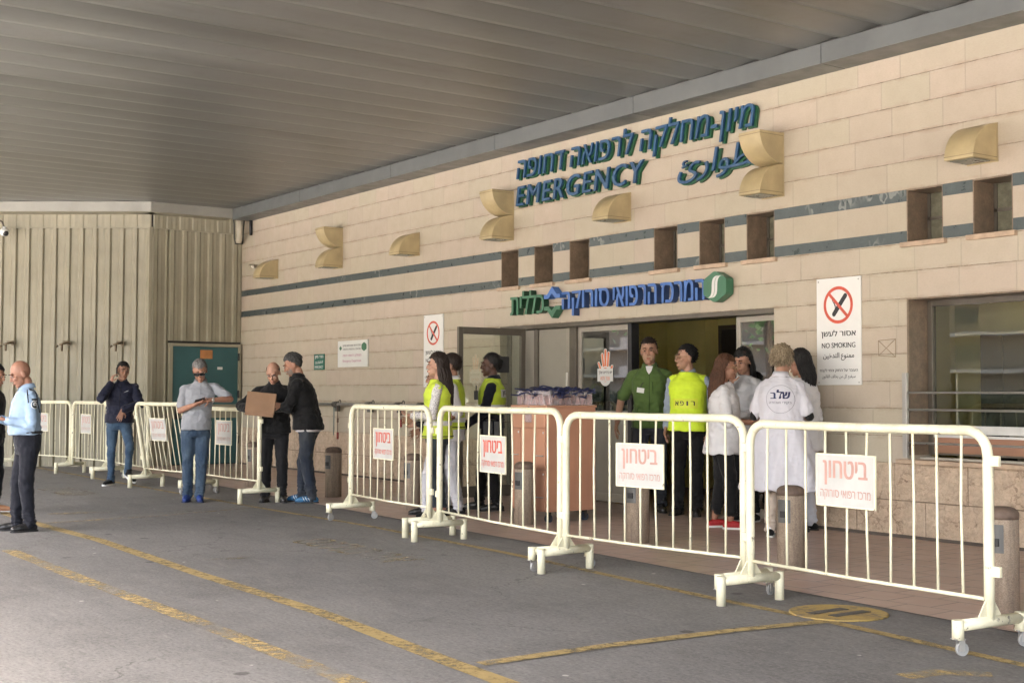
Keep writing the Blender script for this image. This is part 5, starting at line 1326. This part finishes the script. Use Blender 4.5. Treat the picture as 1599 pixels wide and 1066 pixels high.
        if G.get('collar'):
            m = MB(); n = 30; zo = G.get('collz', 0); rows = []
            for zz, rr in ((1.474, .064), (1.512, .061), (1.516, .066), (1.476, .084), (1.470, .080)):
                row = []
                for i in range(n + 1):
                    a = R(-90 + 16 + (360 - 32) * i / n); fr = max(0, -math.sin(a)); up_ = zz > 1.5
                    dz = (-.030 if up_ else -.040) * fr ** 2 + .006 * max(0, math.sin(a)); k_ = 1 + (.16 * fr ** 3 if not up_ else 0)
                    row.append(sh((rr * k_ * math.cos(a), .010 + rr * k_ * 1.03 * math.sin(a), zz + dz + zo)))
                rows.append(row)
            w_ = n + 1
            m.add([p for r_ in rows for p in r_], [(a * w_ + i, a * w_ + i + 1, (a + 1) * w_ + i + 1, (a + 1) * w_ + i) for a in range(4) for i in range(n)], 0, True)
            putmb('collar', m, G['collar'] if not isinstance(G['collar'], bool) else G['m'], o, s)
        if G.get('placket'):
            m = MB(); bvh = BVHTree.FromPolygons([v.co / s for v in me.vertices], [tuple(p.vertices) for p in me.polygons])
            pts = []
            z = 1.43
            while z > z0 + .02:
                r_ = bvh.ray_cast(sh((.004, -.6, z)), Vector((0, 1, 0)))
                if r_[0]: pts.append(r_[0] + Vector((0, -.001, 0)))
                z -= .03
            if len(pts) > 2: m.tube(pts, .0035, 6)
            putmb('placket', m, G['placket'], o, s)
        if G.get('trim'):
            bvh = BVHTree.FromPolygons([v.co / s for v in me.vertices], [tuple(p.vertices) for p in me.polygons]); m = MB(); n = 40; pts = []
            for i in range(n + 1):
                a = 2 * math.pi * i / n; d = Vector((math.cos(a), math.sin(a), 0)); cz = Vector((hipx[0], hipx[1], z0 + .022)); r_ = bvh.ray_cast(cz + d * .6, -d)
                if r_[0]: pts.append(r_[0] + d * .001)
            if len(pts) > 5: m.tube(pts, .006, 6)
            putmb('hem_trim', m, G['trim'], o, s)
        return o
    for nm, G in O['tops']: top(nm, G)
    ctx = dict(e=e, s=s, parts=parts, H=H, HC=HC, HM=HM, sh=sh, arms=arms, S=S, N=N, legs=legs, hipx=hipx)
    return ctx
def decal(ctx, part, name, build, mats, o, right, up, dirn, off=.004, sub=0):
    """print laid on the cloth: build(mb) draws in metres on the plane o/right/up, then every vertex drops on to the garment along dirn"""
    s = ctx['s']; ob = ctx['parts'][part]; mb = MB(); o = Vector(o); right = Vector(right).normalized(); up = Vector(up).normalized(); dirn = Vector(dirn).normalized()
    build(mb, o - dirn * .35, right, up)
    me = ob.data; bvh = BVHTree.FromPolygons([v.co / s for v in me.vertices], [tuple(p.vertices) for p in me.polygons])
    nv = []
    for v in mb.v:
        v = Vector(v); h_ = bvh.ray_cast(v, dirn); nv.append((h_[0] - dirn * off) if h_[0] else v + dirn * .35)
    mb.v = [tuple(v) for v in nv]
    me2 = mb.mesh(name, mats); me2.transform(Matrix.Scale(s, 4)); q = bpy.data.objects.new(name, me2); COL.objects.link(q); q.parent = ob
    return q
def grid_quad(mb, o, right, up, w, h, m=0, n=8):
    vs = [o + right * (w * (i / n - .5)) + up * (h * (j / n - .5)) for j in range(n + 1) for i in range(n + 1)]
    mb.add(vs, [(j * (n + 1) + i, j * (n + 1) + i + 1, (j + 1) * (n + 1) + i + 1, (j + 1) * (n + 1) + i) for j in range(n) for i in range(n)], m)
def disc(mb, o, right, up, r0, r1, m=0, n=40):
    vs = [o + (right * math.cos(2 * math.pi * k / n) + up * math.sin(2 * math.pi * k / n)) * r for r in (r0, r1) for k in range(n)]
    mb.add(vs, [(k, (k + 1) % n, n + (k + 1) % n, n + k) for k in range(n)], m)
def face(x, y, v): return math.atan2(-x, y) + R(v)     # v = 0 faces the photographer, -90 looks to picture left
def world_pt(ctx, p): return ctx['e'].matrix_basis @ (Vector(p) * ctx['s'])
RUD = ('ruddy', (.26, .13, .085)); FAIR = ('fair', (.40, .225, .155)); TAN = ('tan', (.34, .175, .115)); OLV = ('olive', (.29, .155, .10)); BRN = ('brown', (.085, .04, .026))
HB = hairmat('black hair', (.008, .007, .0065)); HD = hairmat('dark brown hair', (.018, .010, .007)); HG = hairmat('grey hair', (.11, .105, .10), (.30, .29, .28)); HBL = hairmat('blond hair', (.20, .14, .08), (.46, .37, .25)); HR = hairmat('auburn hair', (.055, .022, .010), (.12, .05, .022)); HSG = hairmat('dark grey hair', (.028, .026, .025), (.10, .096, .092))
K_BLACK = cloth('black cloth', (.006, .006, .0065)); K_NAVY = cloth('navy cloth', (.0075, .0085, .014)); K_DARK = cloth('charcoal cloth', (.011, .011, .0125)); K_WHITE = cloth('white cloth', (.62, .61, .62), .8, .06); K_WTR = cloth('white trouser cloth', (.56, .56, .60), .8, .07)
LIME = (.53, .66, .045)
SB = dict(m=mat('black leather', (.018, .017, .017), .35, .2, 12, .1), sole=M_RUB)

# police officer
x, y = -13.10, 3.52
c = person('bald police officer in a light blue shirt and navy trousers looking down at his hands', (x, y, 0), face(x, y, -78), 1.655, RUD,
    dict(head=(-4, 24, 0), lean=(0, -.02), armL=dict(w=(.09, -.225, 1.14), pole=(.5, .9, -.8), dir=(-.5, -.8, .25), palm=(-.3, 0, 1), curl=.6), armR=dict(w=(-.08, -.25, 1.15), pole=(-.6, .6, -1), dir=(.4, -.8, .2), palm=(.4, 0, 1), curl=.7), legL=dict(a=(.09, .02, .085)), legR=dict(a=(-.10, -.07, .085))),
    dict(hair='bald', hairm=HSG, brow=HSG, belly=.06, belt=True, trousers=dict(m=K_NAVY, w=1.1), shoes=SB, tops=[('shirt', dict(m=cloth('pale blue shirt', (.25, .345, .47), .75, .08), sleeve='long', hem=.99, t=.01, collar=True, placket=M_WHITE, fold=.008))]))
s_ = c['s']
def patch(mb, o, r_, u_):
    disc(mb, o, r_, u_, .0005, .036, 0, 20); disc(mb, o, r_, u_, .037, .043, 1, 20); disc(mb, o + u_ * .005, r_, u_, .008, .022, 1, 12)
    grid_quad(mb, o + u_ * .052, r_, u_, .07, .02, 0, 6)
decal(c, 'shirt', 'sleeve_patch', patch, [M_BLACK, M_WHITE], (.21, .02, 1.30), (0, 1, 0), (0, 0, 1), (-1, 0, 0))
decal(c, 'shirt', 'epaulette', lambda mb, o, r_, u_: grid_quad(mb, o, r_, u_, .045, .11, 0, 8), [K_NAVY], (.135, .012, 1.5), (0, 1, 0), (1, 0, 0), (0, 0, -1), .006)
m = MB(); S1 = c['S'][1]; m.tube([S1 + Vector((-.02, .02, .075)), S1 + Vector((.055, .035, .03)), S1 + Vector((.075, .045, -.07)), S1 + Vector((.06, .07, -.16))], .006, 6); m.tube([S1 + Vector((-.02, -.04, .072)), S1 + Vector((.05, -.05, .02)), S1 + Vector((.07, -.045, -.06))], .006, 6); putmb('shoulder_cord', m, K_NAVY, c['parts']['shirt'], s_)
wr = c['arms'][1][1]; el = c['arms'][1][0]; d = (wr - el).normalized(); m = MB(); m.tube([wr - d * .02, wr - d * .005], .033, 14); m.ball(wr - d * .012 + Vector((.03, 0, .012)), (.012, .018, .018)); putmb('wristwatch', m, M_STEEL, c['e'], s_)
m = MB(); pz = (c['arms'][1][1] + c['arms'][-1][1]) * .5 * s_ + Vector((0, -.10, .03)); m.obox(pz, Vector((1, 0, 0)), Vector((0, .94, .34)), Vector((0, -.34, .94)), .036, .07, .005)
def held(name, mb, mats, label, cat, ctx):
    o = mb.build(name, mats, None, bevel=.003); o.matrix_world = ctx['e'].matrix_basis.copy(); return tag(o, label, cat)
held('phone', m, M_BLACK, 'dark phone in the hands of the bald police officer', 'phone', c)
# companion at the frame edge
x, y = -15.29, 3.72
person('person in black at the left picture edge facing the police officer, tan shoes', (x, y, 0), face(x, y, 60), 1.66, OLV,
    dict(head=(0, 15, 0), armL=dict(w=(.06, -.19, 1.10), pole=(.5, .9, -1), palm=(-.3, 0, 1), curl=.7), armR=dict(w=(-.06, -.18, 1.08), pole=(-.6, .9, -1), palm=(.4, 0, 1), curl=.7)),
    dict(hair='crop', hairm=HB, trousers=dict(m=K_NAVY), shoes=dict(m=mat('tan leather', (.36, .17, .08), .5, .2, 12, .1), sole=M_WHITE), tops=[('t_shirt', dict(m=K_BLACK, sleeve='short', hem=.88))]))
# man on the phone
x, y = -18.78, 6.34
c = person('man in a navy jacket talking on a phone with one elbow on the barrier', (x, y, 0), face(x, y, -6), 1.785, OLV,
    dict(head=(22, 6, 4), lean=(.03, .0), shrugL=.01, armR=dict(w=(-.105, -.15, 1.45), pole=(-.55, -.3, -1), dir=(.25, .1, 1), palm=(.8, .4, .1), curl=.75), armL=dict(w=(.08, -.24, 1.08), pole=(1, .1, -.1), dir=(-.35, -.3, -.9), palm=(-.2, .9, -.2), curl=.25), legR=dict(a=(-.10, -.02, .085), yaw=-25), legL=dict(a=(.14, -.10, .20), yaw=38, pitch=22, pole=(.35, -1, 0))),
    dict(hair='crop', hairm=HB, fringe=.066, trousers=dict(m=denim('mid blue denim', (.022, .055, .11)), w=.92), shoes=dict(m=K_BLACK, sole=M_WHITE, thick=True),
         tops=[('t_shirt', dict(m=K_BLACK, sleeve='none', hem=.90, t=.006)), ('jacket', dict(m=cloth('navy jacket', (.008, .010, .026), .7), sleeve='long', hem=.89, t=.028, collar=True, placket=K_BLACK, fold=.011))]))
decal(c, 'jacket', 'breast_logo', lambda mb, o, r_, u_: (mb.add([o + r_ * a + u_ * b for a, b in ((-.03, -.012), (.03, .012), (.035, .022), (0, .006))], [(0, 1, 2, 3)])), [M_WHITE], (.10, -.2, 1.33), (1, 0, 0), (0, 0, 1), (0, 1, 0))
m = MB(); p = c['H'](-.092, -.03, -.02) * c['s']; m.obox(p, Vector((.1, 1, 0)).normalized(), Vector((0, -.35, 1)).normalized(), Vector((1, -.1, 0)), .033, .07, .005); held('phone', m, M_BLACK, 'black phone at the ear of the man in the navy jacket', 'phone', c)
# grey shirt
x, y = -15.50, 6.20
c = person('grey haired man in sunglasses and a grey short sleeved shirt using a phone', (x, y, 0), face(x, y, 2), 1.765, TAN,
    dict(head=(-3, 30, -4), lean=(.05, .0), hip=(-.0, 0), shrugL=.025, armR=dict(w=(-.03, -.29, 1.19), pole=(-.7, .25, -1), dir=(.9, -.25, .3), palm=(.2, .3, 1), curl=.6), armL=dict(w=(.17, -.26, 1.25), pole=(1, .3, -.05), dir=(-1, -.1, -.12), palm=(-.1, .5, -.8), curl=.7), legR=dict(a=(-.09, -.02, .085), yaw=-14), legL=dict(a=(.05, -.07, .085), yaw=4)),
    dict(hair='short', hairm=HG, brow=HSG, belly=.07, glasses='sun', belt=True, trousers=dict(m=denim('washed blue denim', (.026, .055, .105)), w=1.08), shoes=dict(m=mat('blue trainer', (.012, .04, .20), .6, .2, 12, .2), sole=mat('dark blue sole', (.02, .03, .08), .6)),
         tops=[('shirt', dict(m=cloth('grey shirt', (.30, .31, .335), .85, .1), sleeve='short', hem=.88, t=.012, collar=cloth('dark grey collar', (.14, .14, .16)), placket=cloth('grey placket', (.30, .31, .34)), fold=.009))]))
wr, el = c['arms'][1][1], c['arms'][1][0]; d = (wr - el).normalized(); m = MB(); m.tube([wr - d * .03, wr - d * .015], .031, 14); m.ball(wr - d * .022 + Vector((0, -.03, 0)), (.016, .008, .016)); putmb('wristwatch', m, M_STEEL, c['e'], c['s'])
m = MB(); p = Vector((.03, -.335, 1.245)) * c['s']; m.obox(p, Vector((.9, -.2, .25)).normalized(), Vector((.1, -.75, .5)).normalized(), Vector((0, .55, .8)).normalized(), .062, .034, .005); held('phone', m, M_BLACK, 'black phone held by the man in the grey shirt', 'phone', c)
# man with the carton
x, y = -14.90, 6.98
c = person('balding man in a black jacket reading a carton he holds on the barrier', (x, y, 0), face(x, y, -4), 1.735, FAIR,
    dict(head=(-8, 30, 0), lean=(0, -.05), armL=dict(w=(.10, -.33, 1.20), pole=(1, .3, -.8), dir=(-.6, -.7, .1), palm=(-1, 0, .1), curl=.5), armR=dict(w=(-.30, -.28, 1.16), pole=(-1, .3, -.6), dir=(.3, -.9, .1), palm=(1, 0, .1), curl=.5), legR=dict(a=(-.10, 0, .085)), legL=dict(a=(.11, -.03, .085))),
    dict(hair='fringe', hairm=HSG, brow=HSG, belly=.05, bw=1.06, trousers=dict(m=K_DARK, w=1.1), shoes=SB, tops=[('jacket', dict(m=cloth('black fleece', (.0055, .0055, .006)), sleeve='long', hem=.86, t=.024, collar=True, placket=K_DARK, fold=.010))]))
m = MB(); ax = Vector((.99, 0, -.10)).normalized(); az = Vector((.10, .22, .97)).normalized(); ay = az.cross(ax); p = Vector((-.135, -.40, 1.235)) * c['s']
m.obox(p, ax, ay, az, .175, .035, .125); m.obox(p - az * .147 - ay * .028, ax, ay, az, .168, .004, .022)
held('carton', m, mat('brown cardboard', (.24, .14, .08), .8, .12, 4, .15, 120), 'flat brown cardboard carton resting on the end of the barrier', 'box', c)
# man in black jacket, blue shoes
x, y = -14.55, 7.28
person('man in a black jacket and blue trainers leaning in to look at the carton', (x, y, 0), face(x, y, -104), 1.84, TAN,
    dict(head=(10, 24, 0), lean=(0, -.14), armL=dict(w=(.12, -.42, 1.12), pole=(.6, .6, -1), dir=(-.3, -1, .2), palm=(-1, 0, .2), curl=.5), armR=dict(w=(-.14, -.46, 1.16), pole=(-.6, .5, -1), dir=(.1, -1, .1), palm=(1, 0, .2), curl=.5), legL=dict(a=(.10, .07, .085)), legR=dict(a=(-.10, -.09, .085))),
    dict(hair='short', hairm=HSG, brow=HSG, beard=mat('grey stubble', (.20, .15, .12), .7, .2, 40, .2), belly=.02, trousers=dict(m=denim('dark blue denim', (.009, .016, .032)), w=1.16), shoes=dict(m=mat('cyan blue trainer', (.02, .11, .23), .6, .25, 12, .2), sole=M_BLACK, stripe=True),
         tops=[('shirt', dict(m=K_WHITE, sleeve='none', hem=.83, t=.012)), ('jacket', dict(m=cloth('matt black jacket', (.005, .005, .0055)), sleeve='long', hem=.855, t=.030, flare=.05, collar=True, fold=.010))]))
# group in vests
VEST1 = lambda n, sc_: banded(n, LIME, [(.995 * sc_, 1.045 * sc_)])
x, y = -11.80, 7.43
person('woman with long dark hair in a yellow vest and cropped jeans, seen from the side', (x, y, 0), face(x, y, -98), 1.77, FAIR,
    dict(head=(0, -2, 0), armL=dict(w=(.10, -.26, 1.10), pole=(.6, .7, -1), dir=(-.6, -.8, .1), palm=(0, 0, 1), curl=.5), armR=dict(w=(-.08, -.28, 1.06), pole=(-.6, .5, -1), curl=.5), legL=dict(a=(.07, -.02, .10)), legR=dict(a=(-.08, .05, .10))),
    dict(fem=True, hair='long', hairm=HD, hairlen=.40, spread=.0, trousers=dict(m=denim('dark slim denim', (.014, .026, .042)), w=.85, hem=.06), shoes=dict(m=K_BLACK, low=True),
         tops=[('blouse', dict(m=checked('patterned blouse', (.62, .60, .58), (.25, .23, .24)), sleeve='long', hem=.90, t=.008)), ('safety_vest', dict(m=VEST1('lime vest, one band', 1.01), sleeve='none', shoulder=True, hem=.86, t=.022, flare=.05, trim=K_DARK, fold=.007))]))
x, y = -12.34, 7.96
person('short haired nurse in white trousers and a yellow vest behind the long haired woman', (x, y, 0), face(x, y, -95), 1.785, OLV,
    dict(head=(-8, 2, 0), armL=dict(w=(.20, -.14, .98), pole=(.3, 1, -.3), curl=.4), armR=dict(w=(-.2, -.2, .98), pole=(-.3, 1, -.3), curl=.4), legL=dict(a=(.09, .08, .085)), legR=dict(a=(-.09, -.06, .085))),
    dict(hair='crop', hairm=HD, trousers=dict(m=K_WTR, w=1.15), shoes=SB, tops=[('tunic', dict(m=K_WHITE, sleeve='half', hem=.80, t=.012, collar=True)), ('safety_vest', dict(m=VEST1('lime vest, lower band', 1.03), sleeve='none', shoulder=True, hem=.93, t=.024, trim=K_DARK))]))
x, y = -12.35, 7.77
person('person in a dark jacket and white trousers mostly hidden by the long haired woman', (x, y, 0), face(x, y, -92), 1.63, OLV,
    dict(head=(0, 6, 0), armL=dict(w=(.14, -.22, 1.08), pole=(.4, .8, -1), curl=.5), armR=dict(w=(-.2, -.2, 1.0), pole=(-.3, 1, -.3), curl=.4), legL=dict(a=(.09, -.14, .085)), legR=dict(a=(-.09, .06, .085))),
    dict(hair='crop', hairm=HB, trousers=dict(m=K_WTR, w=1.1), shoes=SB, tops=[('jacket', dict(m=K_DARK, sleeve='long', hem=.92, t=.016, collar=True))]))
x, y = -12.37, 8.53
c = person('guard in a navy jumper and yellow vest with a white back panel, facing left', (x, y, 0), face(x, y, -98), 1.80, BRN,
    dict(head=(0, 2, 0), lean=(0, .0), armL=dict(w=(.21, -.27, .95), pole=(.3, 1, -.2), curl=.4), armR=dict(w=(-.2, -.26, 1.0), pole=(-.3, 1, -.3), curl=.4), legL=dict(a=(.09, .07, .085)), legR=dict(a=(-.10, -.16, .085))),
    dict(hair='crop', hairm=HB, belly=.02, belt=True, trousers=dict(m=K_BLACK, w=1.1), shoes=SB, tops=[('jumper', dict(m=cloth('navy jumper', (.006, .007, .014)), sleeve='long', hem=.92, t=.012, collar=True)), ('safety_vest', dict(m=banded('lime vest, guard', (.50, .63, .04), [(1.17, 1.22)]), sleeve='none', shoulder=True, hem=1.08, t=.028, flare=.0, trim=K_BLACK))]))
def vpanel(mb, o, r_, u_):
    grid_quad(mb, o, r_, u_, .22, .085, 0, 8); text_add(mb, rtl('שוטר'), o - Vector((0, .0, 0)), r_, u_, .15, .06, 1, .03)
decal(c, 'safety_vest', 'back_panel', lambda mb, o, r_, u_: grid_quad(mb, o, r_, u_, .24, .09, 0, 8), [M_WHITE], (.02, .2, 1.31), (-1, 0, 0), (0, 0, 1), (0, -1, 0), .003)
decal(c, 'safety_vest', 'back_print', lambda mb, o, r_, u_: text_add(mb, rtl('ביטחון'), o, r_, u_, .19, .06, 0, .03), [K_NAVY], (.02, .2, 1.31), (-1, 0, 0), (0, 0, 1), (0, -1, 0), .006)
m = MB(); m.box(.10, .15, -.185, -.145, 1.24, 1.34); m.tube([(.125, -.165, 1.34), (.125, -.165, 1.40)], .006, 8); putmb('radio', m, M_BLACK, c['e'], c['s'])
m = MB(); m.box(.17, .215, -.07, .03, .86, 1.0); m.box(.17, .2, .05, .1, .84, 1.0); putmb('belt_pouch', m, M_BLACK, c['e'], c['s'])
# green shirt
x, y = -11.22, 9.93
c = person('tall man in a green short sleeved shirt with a name badge, standing in the doorway', (x, y, 0), face(x, y, -4), 1.975, FAIR,
    dict(head=(-2, 4, -3), lean=(.0, .0), armR=dict(w=(-.33, -.05, .90), pole=(-.6, 1, -.2), curl=.45), armL=dict(w=(.26, .02, .88), pole=(.5, 1, -.2), curl=.4), legR=dict(a=(-.11, 0, .085)), legL=dict(a=(.11, .03, .085))),
    dict(hair='crop', hairm=HD, brow=HD, bw=.95, beard=mat('light stubble', (.40, .25, .17), .6, .12, 50, .1), trousers=dict(m=denim('indigo denim', (.012, .017, .032))), shoes=SB, tops=[('shirt', dict(m=cloth('green shirt', (.075, .125, .034), .85, .12), sleeve='short', hem=.85, t=.014, flare=.03, collar=True, placket=cloth('dark green', (.035, .066, .014)), fold=.009))]))
decal(c, 'shirt', 'undershirt_vee', lambda mb, o, r_, u_: mb.add([o + r_ * a + u_ * b for a, b in ((-.038, .05), (.038, .05), (.024, .0), (0, -.035), (-.024, .0))], [(0, 1, 2, 3, 4)]), [K_WHITE], (0, -.2, 1.425), (1, 0, 0), (0, 0, 1), (0, 1, 0), .006)
def badge(mb, o, r_, u_):
    grid_quad(mb, o, (r_ + u_ * -.15).normalized(), (u_ + r_ * .15).normalized(), .075, .05, 0, 4); mb.tube([o + u_ * .03, o + u_ * .05 + r_ * .01, o + u_ * .08 + r_ * .03], .004, 5, 1)
decal(c, 'shirt', 'name_badge', badge, [M_WHITE, M_BLACK], (-.085, -.2, 1.23), (1, 0, 0), (0, 0, 1), (0, 1, 0), .008)
decal(c, 'shirt', 'breast_pocket', lambda mb, o, r_, u_: (mb.tube([o + r_ * -.055 + u_ * .05, o + r_ * -.05 - u_ * .06, o + r_ * .05 - u_ * .06, o + r_ * .055 + u_ * .05], .003, 5), mb.tube([o + r_ * -.057 + u_ * .05, o + r_ * .057 + u_ * .05], .004, 5)), [cloth('dark green', (.035, .066, .014))], (.09, -.2, 1.26), (1, 0, 0), (0, 0, 1), (0, 1, 0), .002)
# doctor in the bib
x, y = -10.68, 10.02
c = person('man with a yellow doctor bib over a blue collar, head turned to picture left', (x, y, 0), face(x, y, -14), 1.885, FAIR,
    dict(head=(-62, 2, 0), armR=dict(w=(-.22, -.06, .90), pole=(-.3, 1, -.2), curl=.4), armL=dict(w=(.24, -.06, .90), pole=(.3, 1, -.2), curl=.4), legR=dict(a=(-.10, 0, .085)), legL=dict(a=(.10, -.03, .085))),
    dict(hair='crop', hairm=HB, glasses='clear', trousers=dict(m=K_BLACK, w=1.05), shoes=SB, tops=[('shirt', dict(m=cloth('blue grey shirt', (.32, .37, .46), .8), sleeve='long', hem=.90, t=.008, collar=True)), ('safety_vest', dict(m=banded('lime bib', (.66, .86, .035), []), sleeve='none', shoulder=True, hem=.87, t=.026, flare=.06, trim=None, fold=.006))]))
decal(c, 'safety_vest', 'bib_patch', lambda mb, o, r_, u_: grid_quad(mb, o, r_, u_, .26, .10, 0, 8), [mat('yellow patch', (.68, .78, .045), .6, .05, 5)], (.0, -.3, 1.155), (1, 0, 0), (0, 0, 1), (0, 1, 0), .003)
def bibtext(mb, o, r_, u_):
    for i, ch in enumerate('אפור'):
        text_add(mb, ch, o + r_ * (-.085 + i * .056), r_, u_, .036 if ch != 'ו' else .012, .045, 0, .02)
decal(c, 'safety_vest', 'bib_print', bibtext, [M_BLACK], (.0, -.3, 1.155), (1, 0, 0), (0, 0, 1), (0, 1, 0), .006)
m = MB(); n = 30; m.tube([c['sh']((.085 * math.cos(2 * math.pi * k / n), .005 + .082 * math.sin(2 * math.pi * k / n), 1.452 + .018 * math.sin(2 * math.pi * k / n))) for k in range(n + 1)], .007, 6); putmb('neck_trim', m, K_BLACK, c['parts']['safety_vest'], c['s'])
# women in white
x, y = -9.44, 9.32
person('woman with auburn hair in a white tunic, cropped black trousers and red canvas shoes', (x, y, 0), face(x, y, 96), 1.735, TAN,
    dict(head=(-8, 6, 0), lean=(0, -.02), armR=dict(w=(-.10, -.26, 1.07), pole=(-.6, .8, -1), dir=(.4, -1, .2), palm=(.6, 0, .8), curl=.6), armL=dict(w=(.08, -.28, 1.08), pole=(.6, .6, -1), dir=(-.4, -1, .2), palm=(-.6, 0, .8), curl=.6), legL=dict(a=(.08, .07, .085)), legR=dict(a=(-.10, -.07, .085))),
    dict(fem=True, bw=1.08, belly=.05, hair='long', hairm=HR, hairlen=.36, wave=.018, spread=.08, glasses='clear', trousers=dict(m=cloth('black pinstripe', (.010, .010, .011)), w=1.12, hem=.10), shoes=dict(m=mat('red canvas', (.40, .018, .022), .7, .15, 12, .2), sole=M_WHITE, low=True, thick=True), tops=[('tunic', dict(m=K_WHITE, sleeve='half', hem=.76, t=.018, flare=.10, fold=.010))]))
x, y = -9.80, 10.02
c = person('dark haired woman in a pale grey cardigan with one hand over her mouth', (x, y, 0), face(x, y, -38), 1.83, FAIR,
    dict(head=(6, 16, 0), armR=dict(w=(-.005, -.225, 1.39), pole=(-.5, -.2, -1), dir=(.12, .25, 1), palm=(.25, 1, -.1), curl=.3), armL=dict(w=(.02, -.26, 1.06), pole=(.7, .6, -1), dir=(-.8, -.5, .2), palm=(-.2, .4, 1), curl=.5), legR=dict(a=(-.09, 0, .085)), legL=dict(a=(.09, .03, .085))),
    dict(fem=True, hair='long', hairm=HB, hairlen=.22, spread=-.05, trousers=dict(m=K_BLACK, w=.95, hem=.05), shoes=dict(m=K_BLACK, low=True, sole=M_WHITE, sock=K_WHITE), tops=[('blouse', dict(m=checked('green speckled blouse', (.60, .64, .62), (.16, .30, .24), 40), sleeve='none', hem=.95, t=.008)), ('cardigan', dict(m=cloth('pale grey knit', (.52, .53, .56), .9, .1), sleeve='long', hem=.86, t=.02, fold=.010))]))
x, y = -8.55, 9.21
c = person('blond person seen from behind in a long white coat with a round back emblem', (x, y, 0), face(x, y, 166), 1.80, FAIR,
    dict(head=(-22, 8, 0), lean=(.0, -.02), armL=dict(w=(.16, -.25, 1.06), pole=(.7, .7, -1), curl=.5), armR=dict(w=(-.16, -.24, 1.06), pole=(-.8, .7, -1), curl=.5), legL=dict(a=(.10, 0, .085)), legR=dict(a=(-.09, .05, .085))),
    dict(fem=True, bw=1.16, belly=.03, hair='bob', hairm=HBL, trousers=dict(m=cloth('beige cloth', (.50, .42, .35)), w=.95), shoes=dict(m=K_BLACK, low=True, sole=M_WHITE, sock=K_WHITE), tops=[('jumper', dict(m=K_BLACK, sleeve='none', sleeveR='half', sleeveL='half', hem=1.0, t=-.006, fold=.001)), ('lab_coat', dict(m=cloth('white coat cloth', (.60, .59, .635), .8, .05), sleeve='short', hem=.44, t=.024, flare=.12, collar=True, fold=.011, fr=(9, 9, 4)))]))
def emblem(mb, o, r_, u_):
    disc(mb, o, r_, u_, .126, .129, 1, 48)
    for i, (w_, h_, ch) in enumerate(((.062, .062, 'ש'), (.05, .082, 'ל'), (.045, .056, 'ב'))):
        text_add(mb, ch, o + r_ * (.056 - i * .058) + u_ * (.035 + (h_ - .06) / 2), r_, u_, w_, h_, 0, .05)
    text_add(mb, rtl('בקירי ואהירה'), o - u_ * .035, r_, u_, .20, .026, 1, .02)
decal(c, 'lab_coat', 'back_emblem', emblem, [mat('navy print', (.02, .025, .09), .7), mat('grey print', (.20, .20, .25), .7)], (-.03, .3, 1.265), (-1, 0, 0), (0, 0, 1), (0, -1, 0), .004)
m = MB(); n = 24; bz = 1.06; sh_ = c['sh']; m.tube([sh_((-.15 + .30 * k / n, .158 + .02 * math.sin(math.pi * k / n), bz)) for k in range(n + 1)], .012, 6)
decal(c, 'lab_coat', 'half_belt', lambda mb, o, r_, u_: grid_quad(mb, o, r_, u_, .26, .035, 0, 8), [cloth('white coat cloth', (.60, .59, .635), .8, .05)], (0, .3, 1.06), (-1, 0, 0), (0, 0, 1), (0, -1, 0), .006)
x, y = -8.80, 9.83
person('dark haired woman in a white tunic standing against the stone behind the blond one', (x, y, 0), face(x, y, -118), 1.785, TAN,
    dict(head=(0, 8, 0), lean=(0, -.03), armL=dict(w=(.17, -.20, 1.02), pole=(.6, .9, -.6), curl=.4), armR=dict(w=(-.16, -.22, 1.02), pole=(-.4, .9, -.6), curl=.4)),
    dict(fem=True, hair='long', hairm=HB, hairlen=.20, spread=-.05, trousers=dict(m=K_WTR), shoes=dict(m=K_BLACK, low=True), tops=[('tunic', dict(m=K_WHITE, sleeve='long', hem=.78, t=.02, flare=.06, fold=.009))]))
bpy.data.objects.remove(_fo)
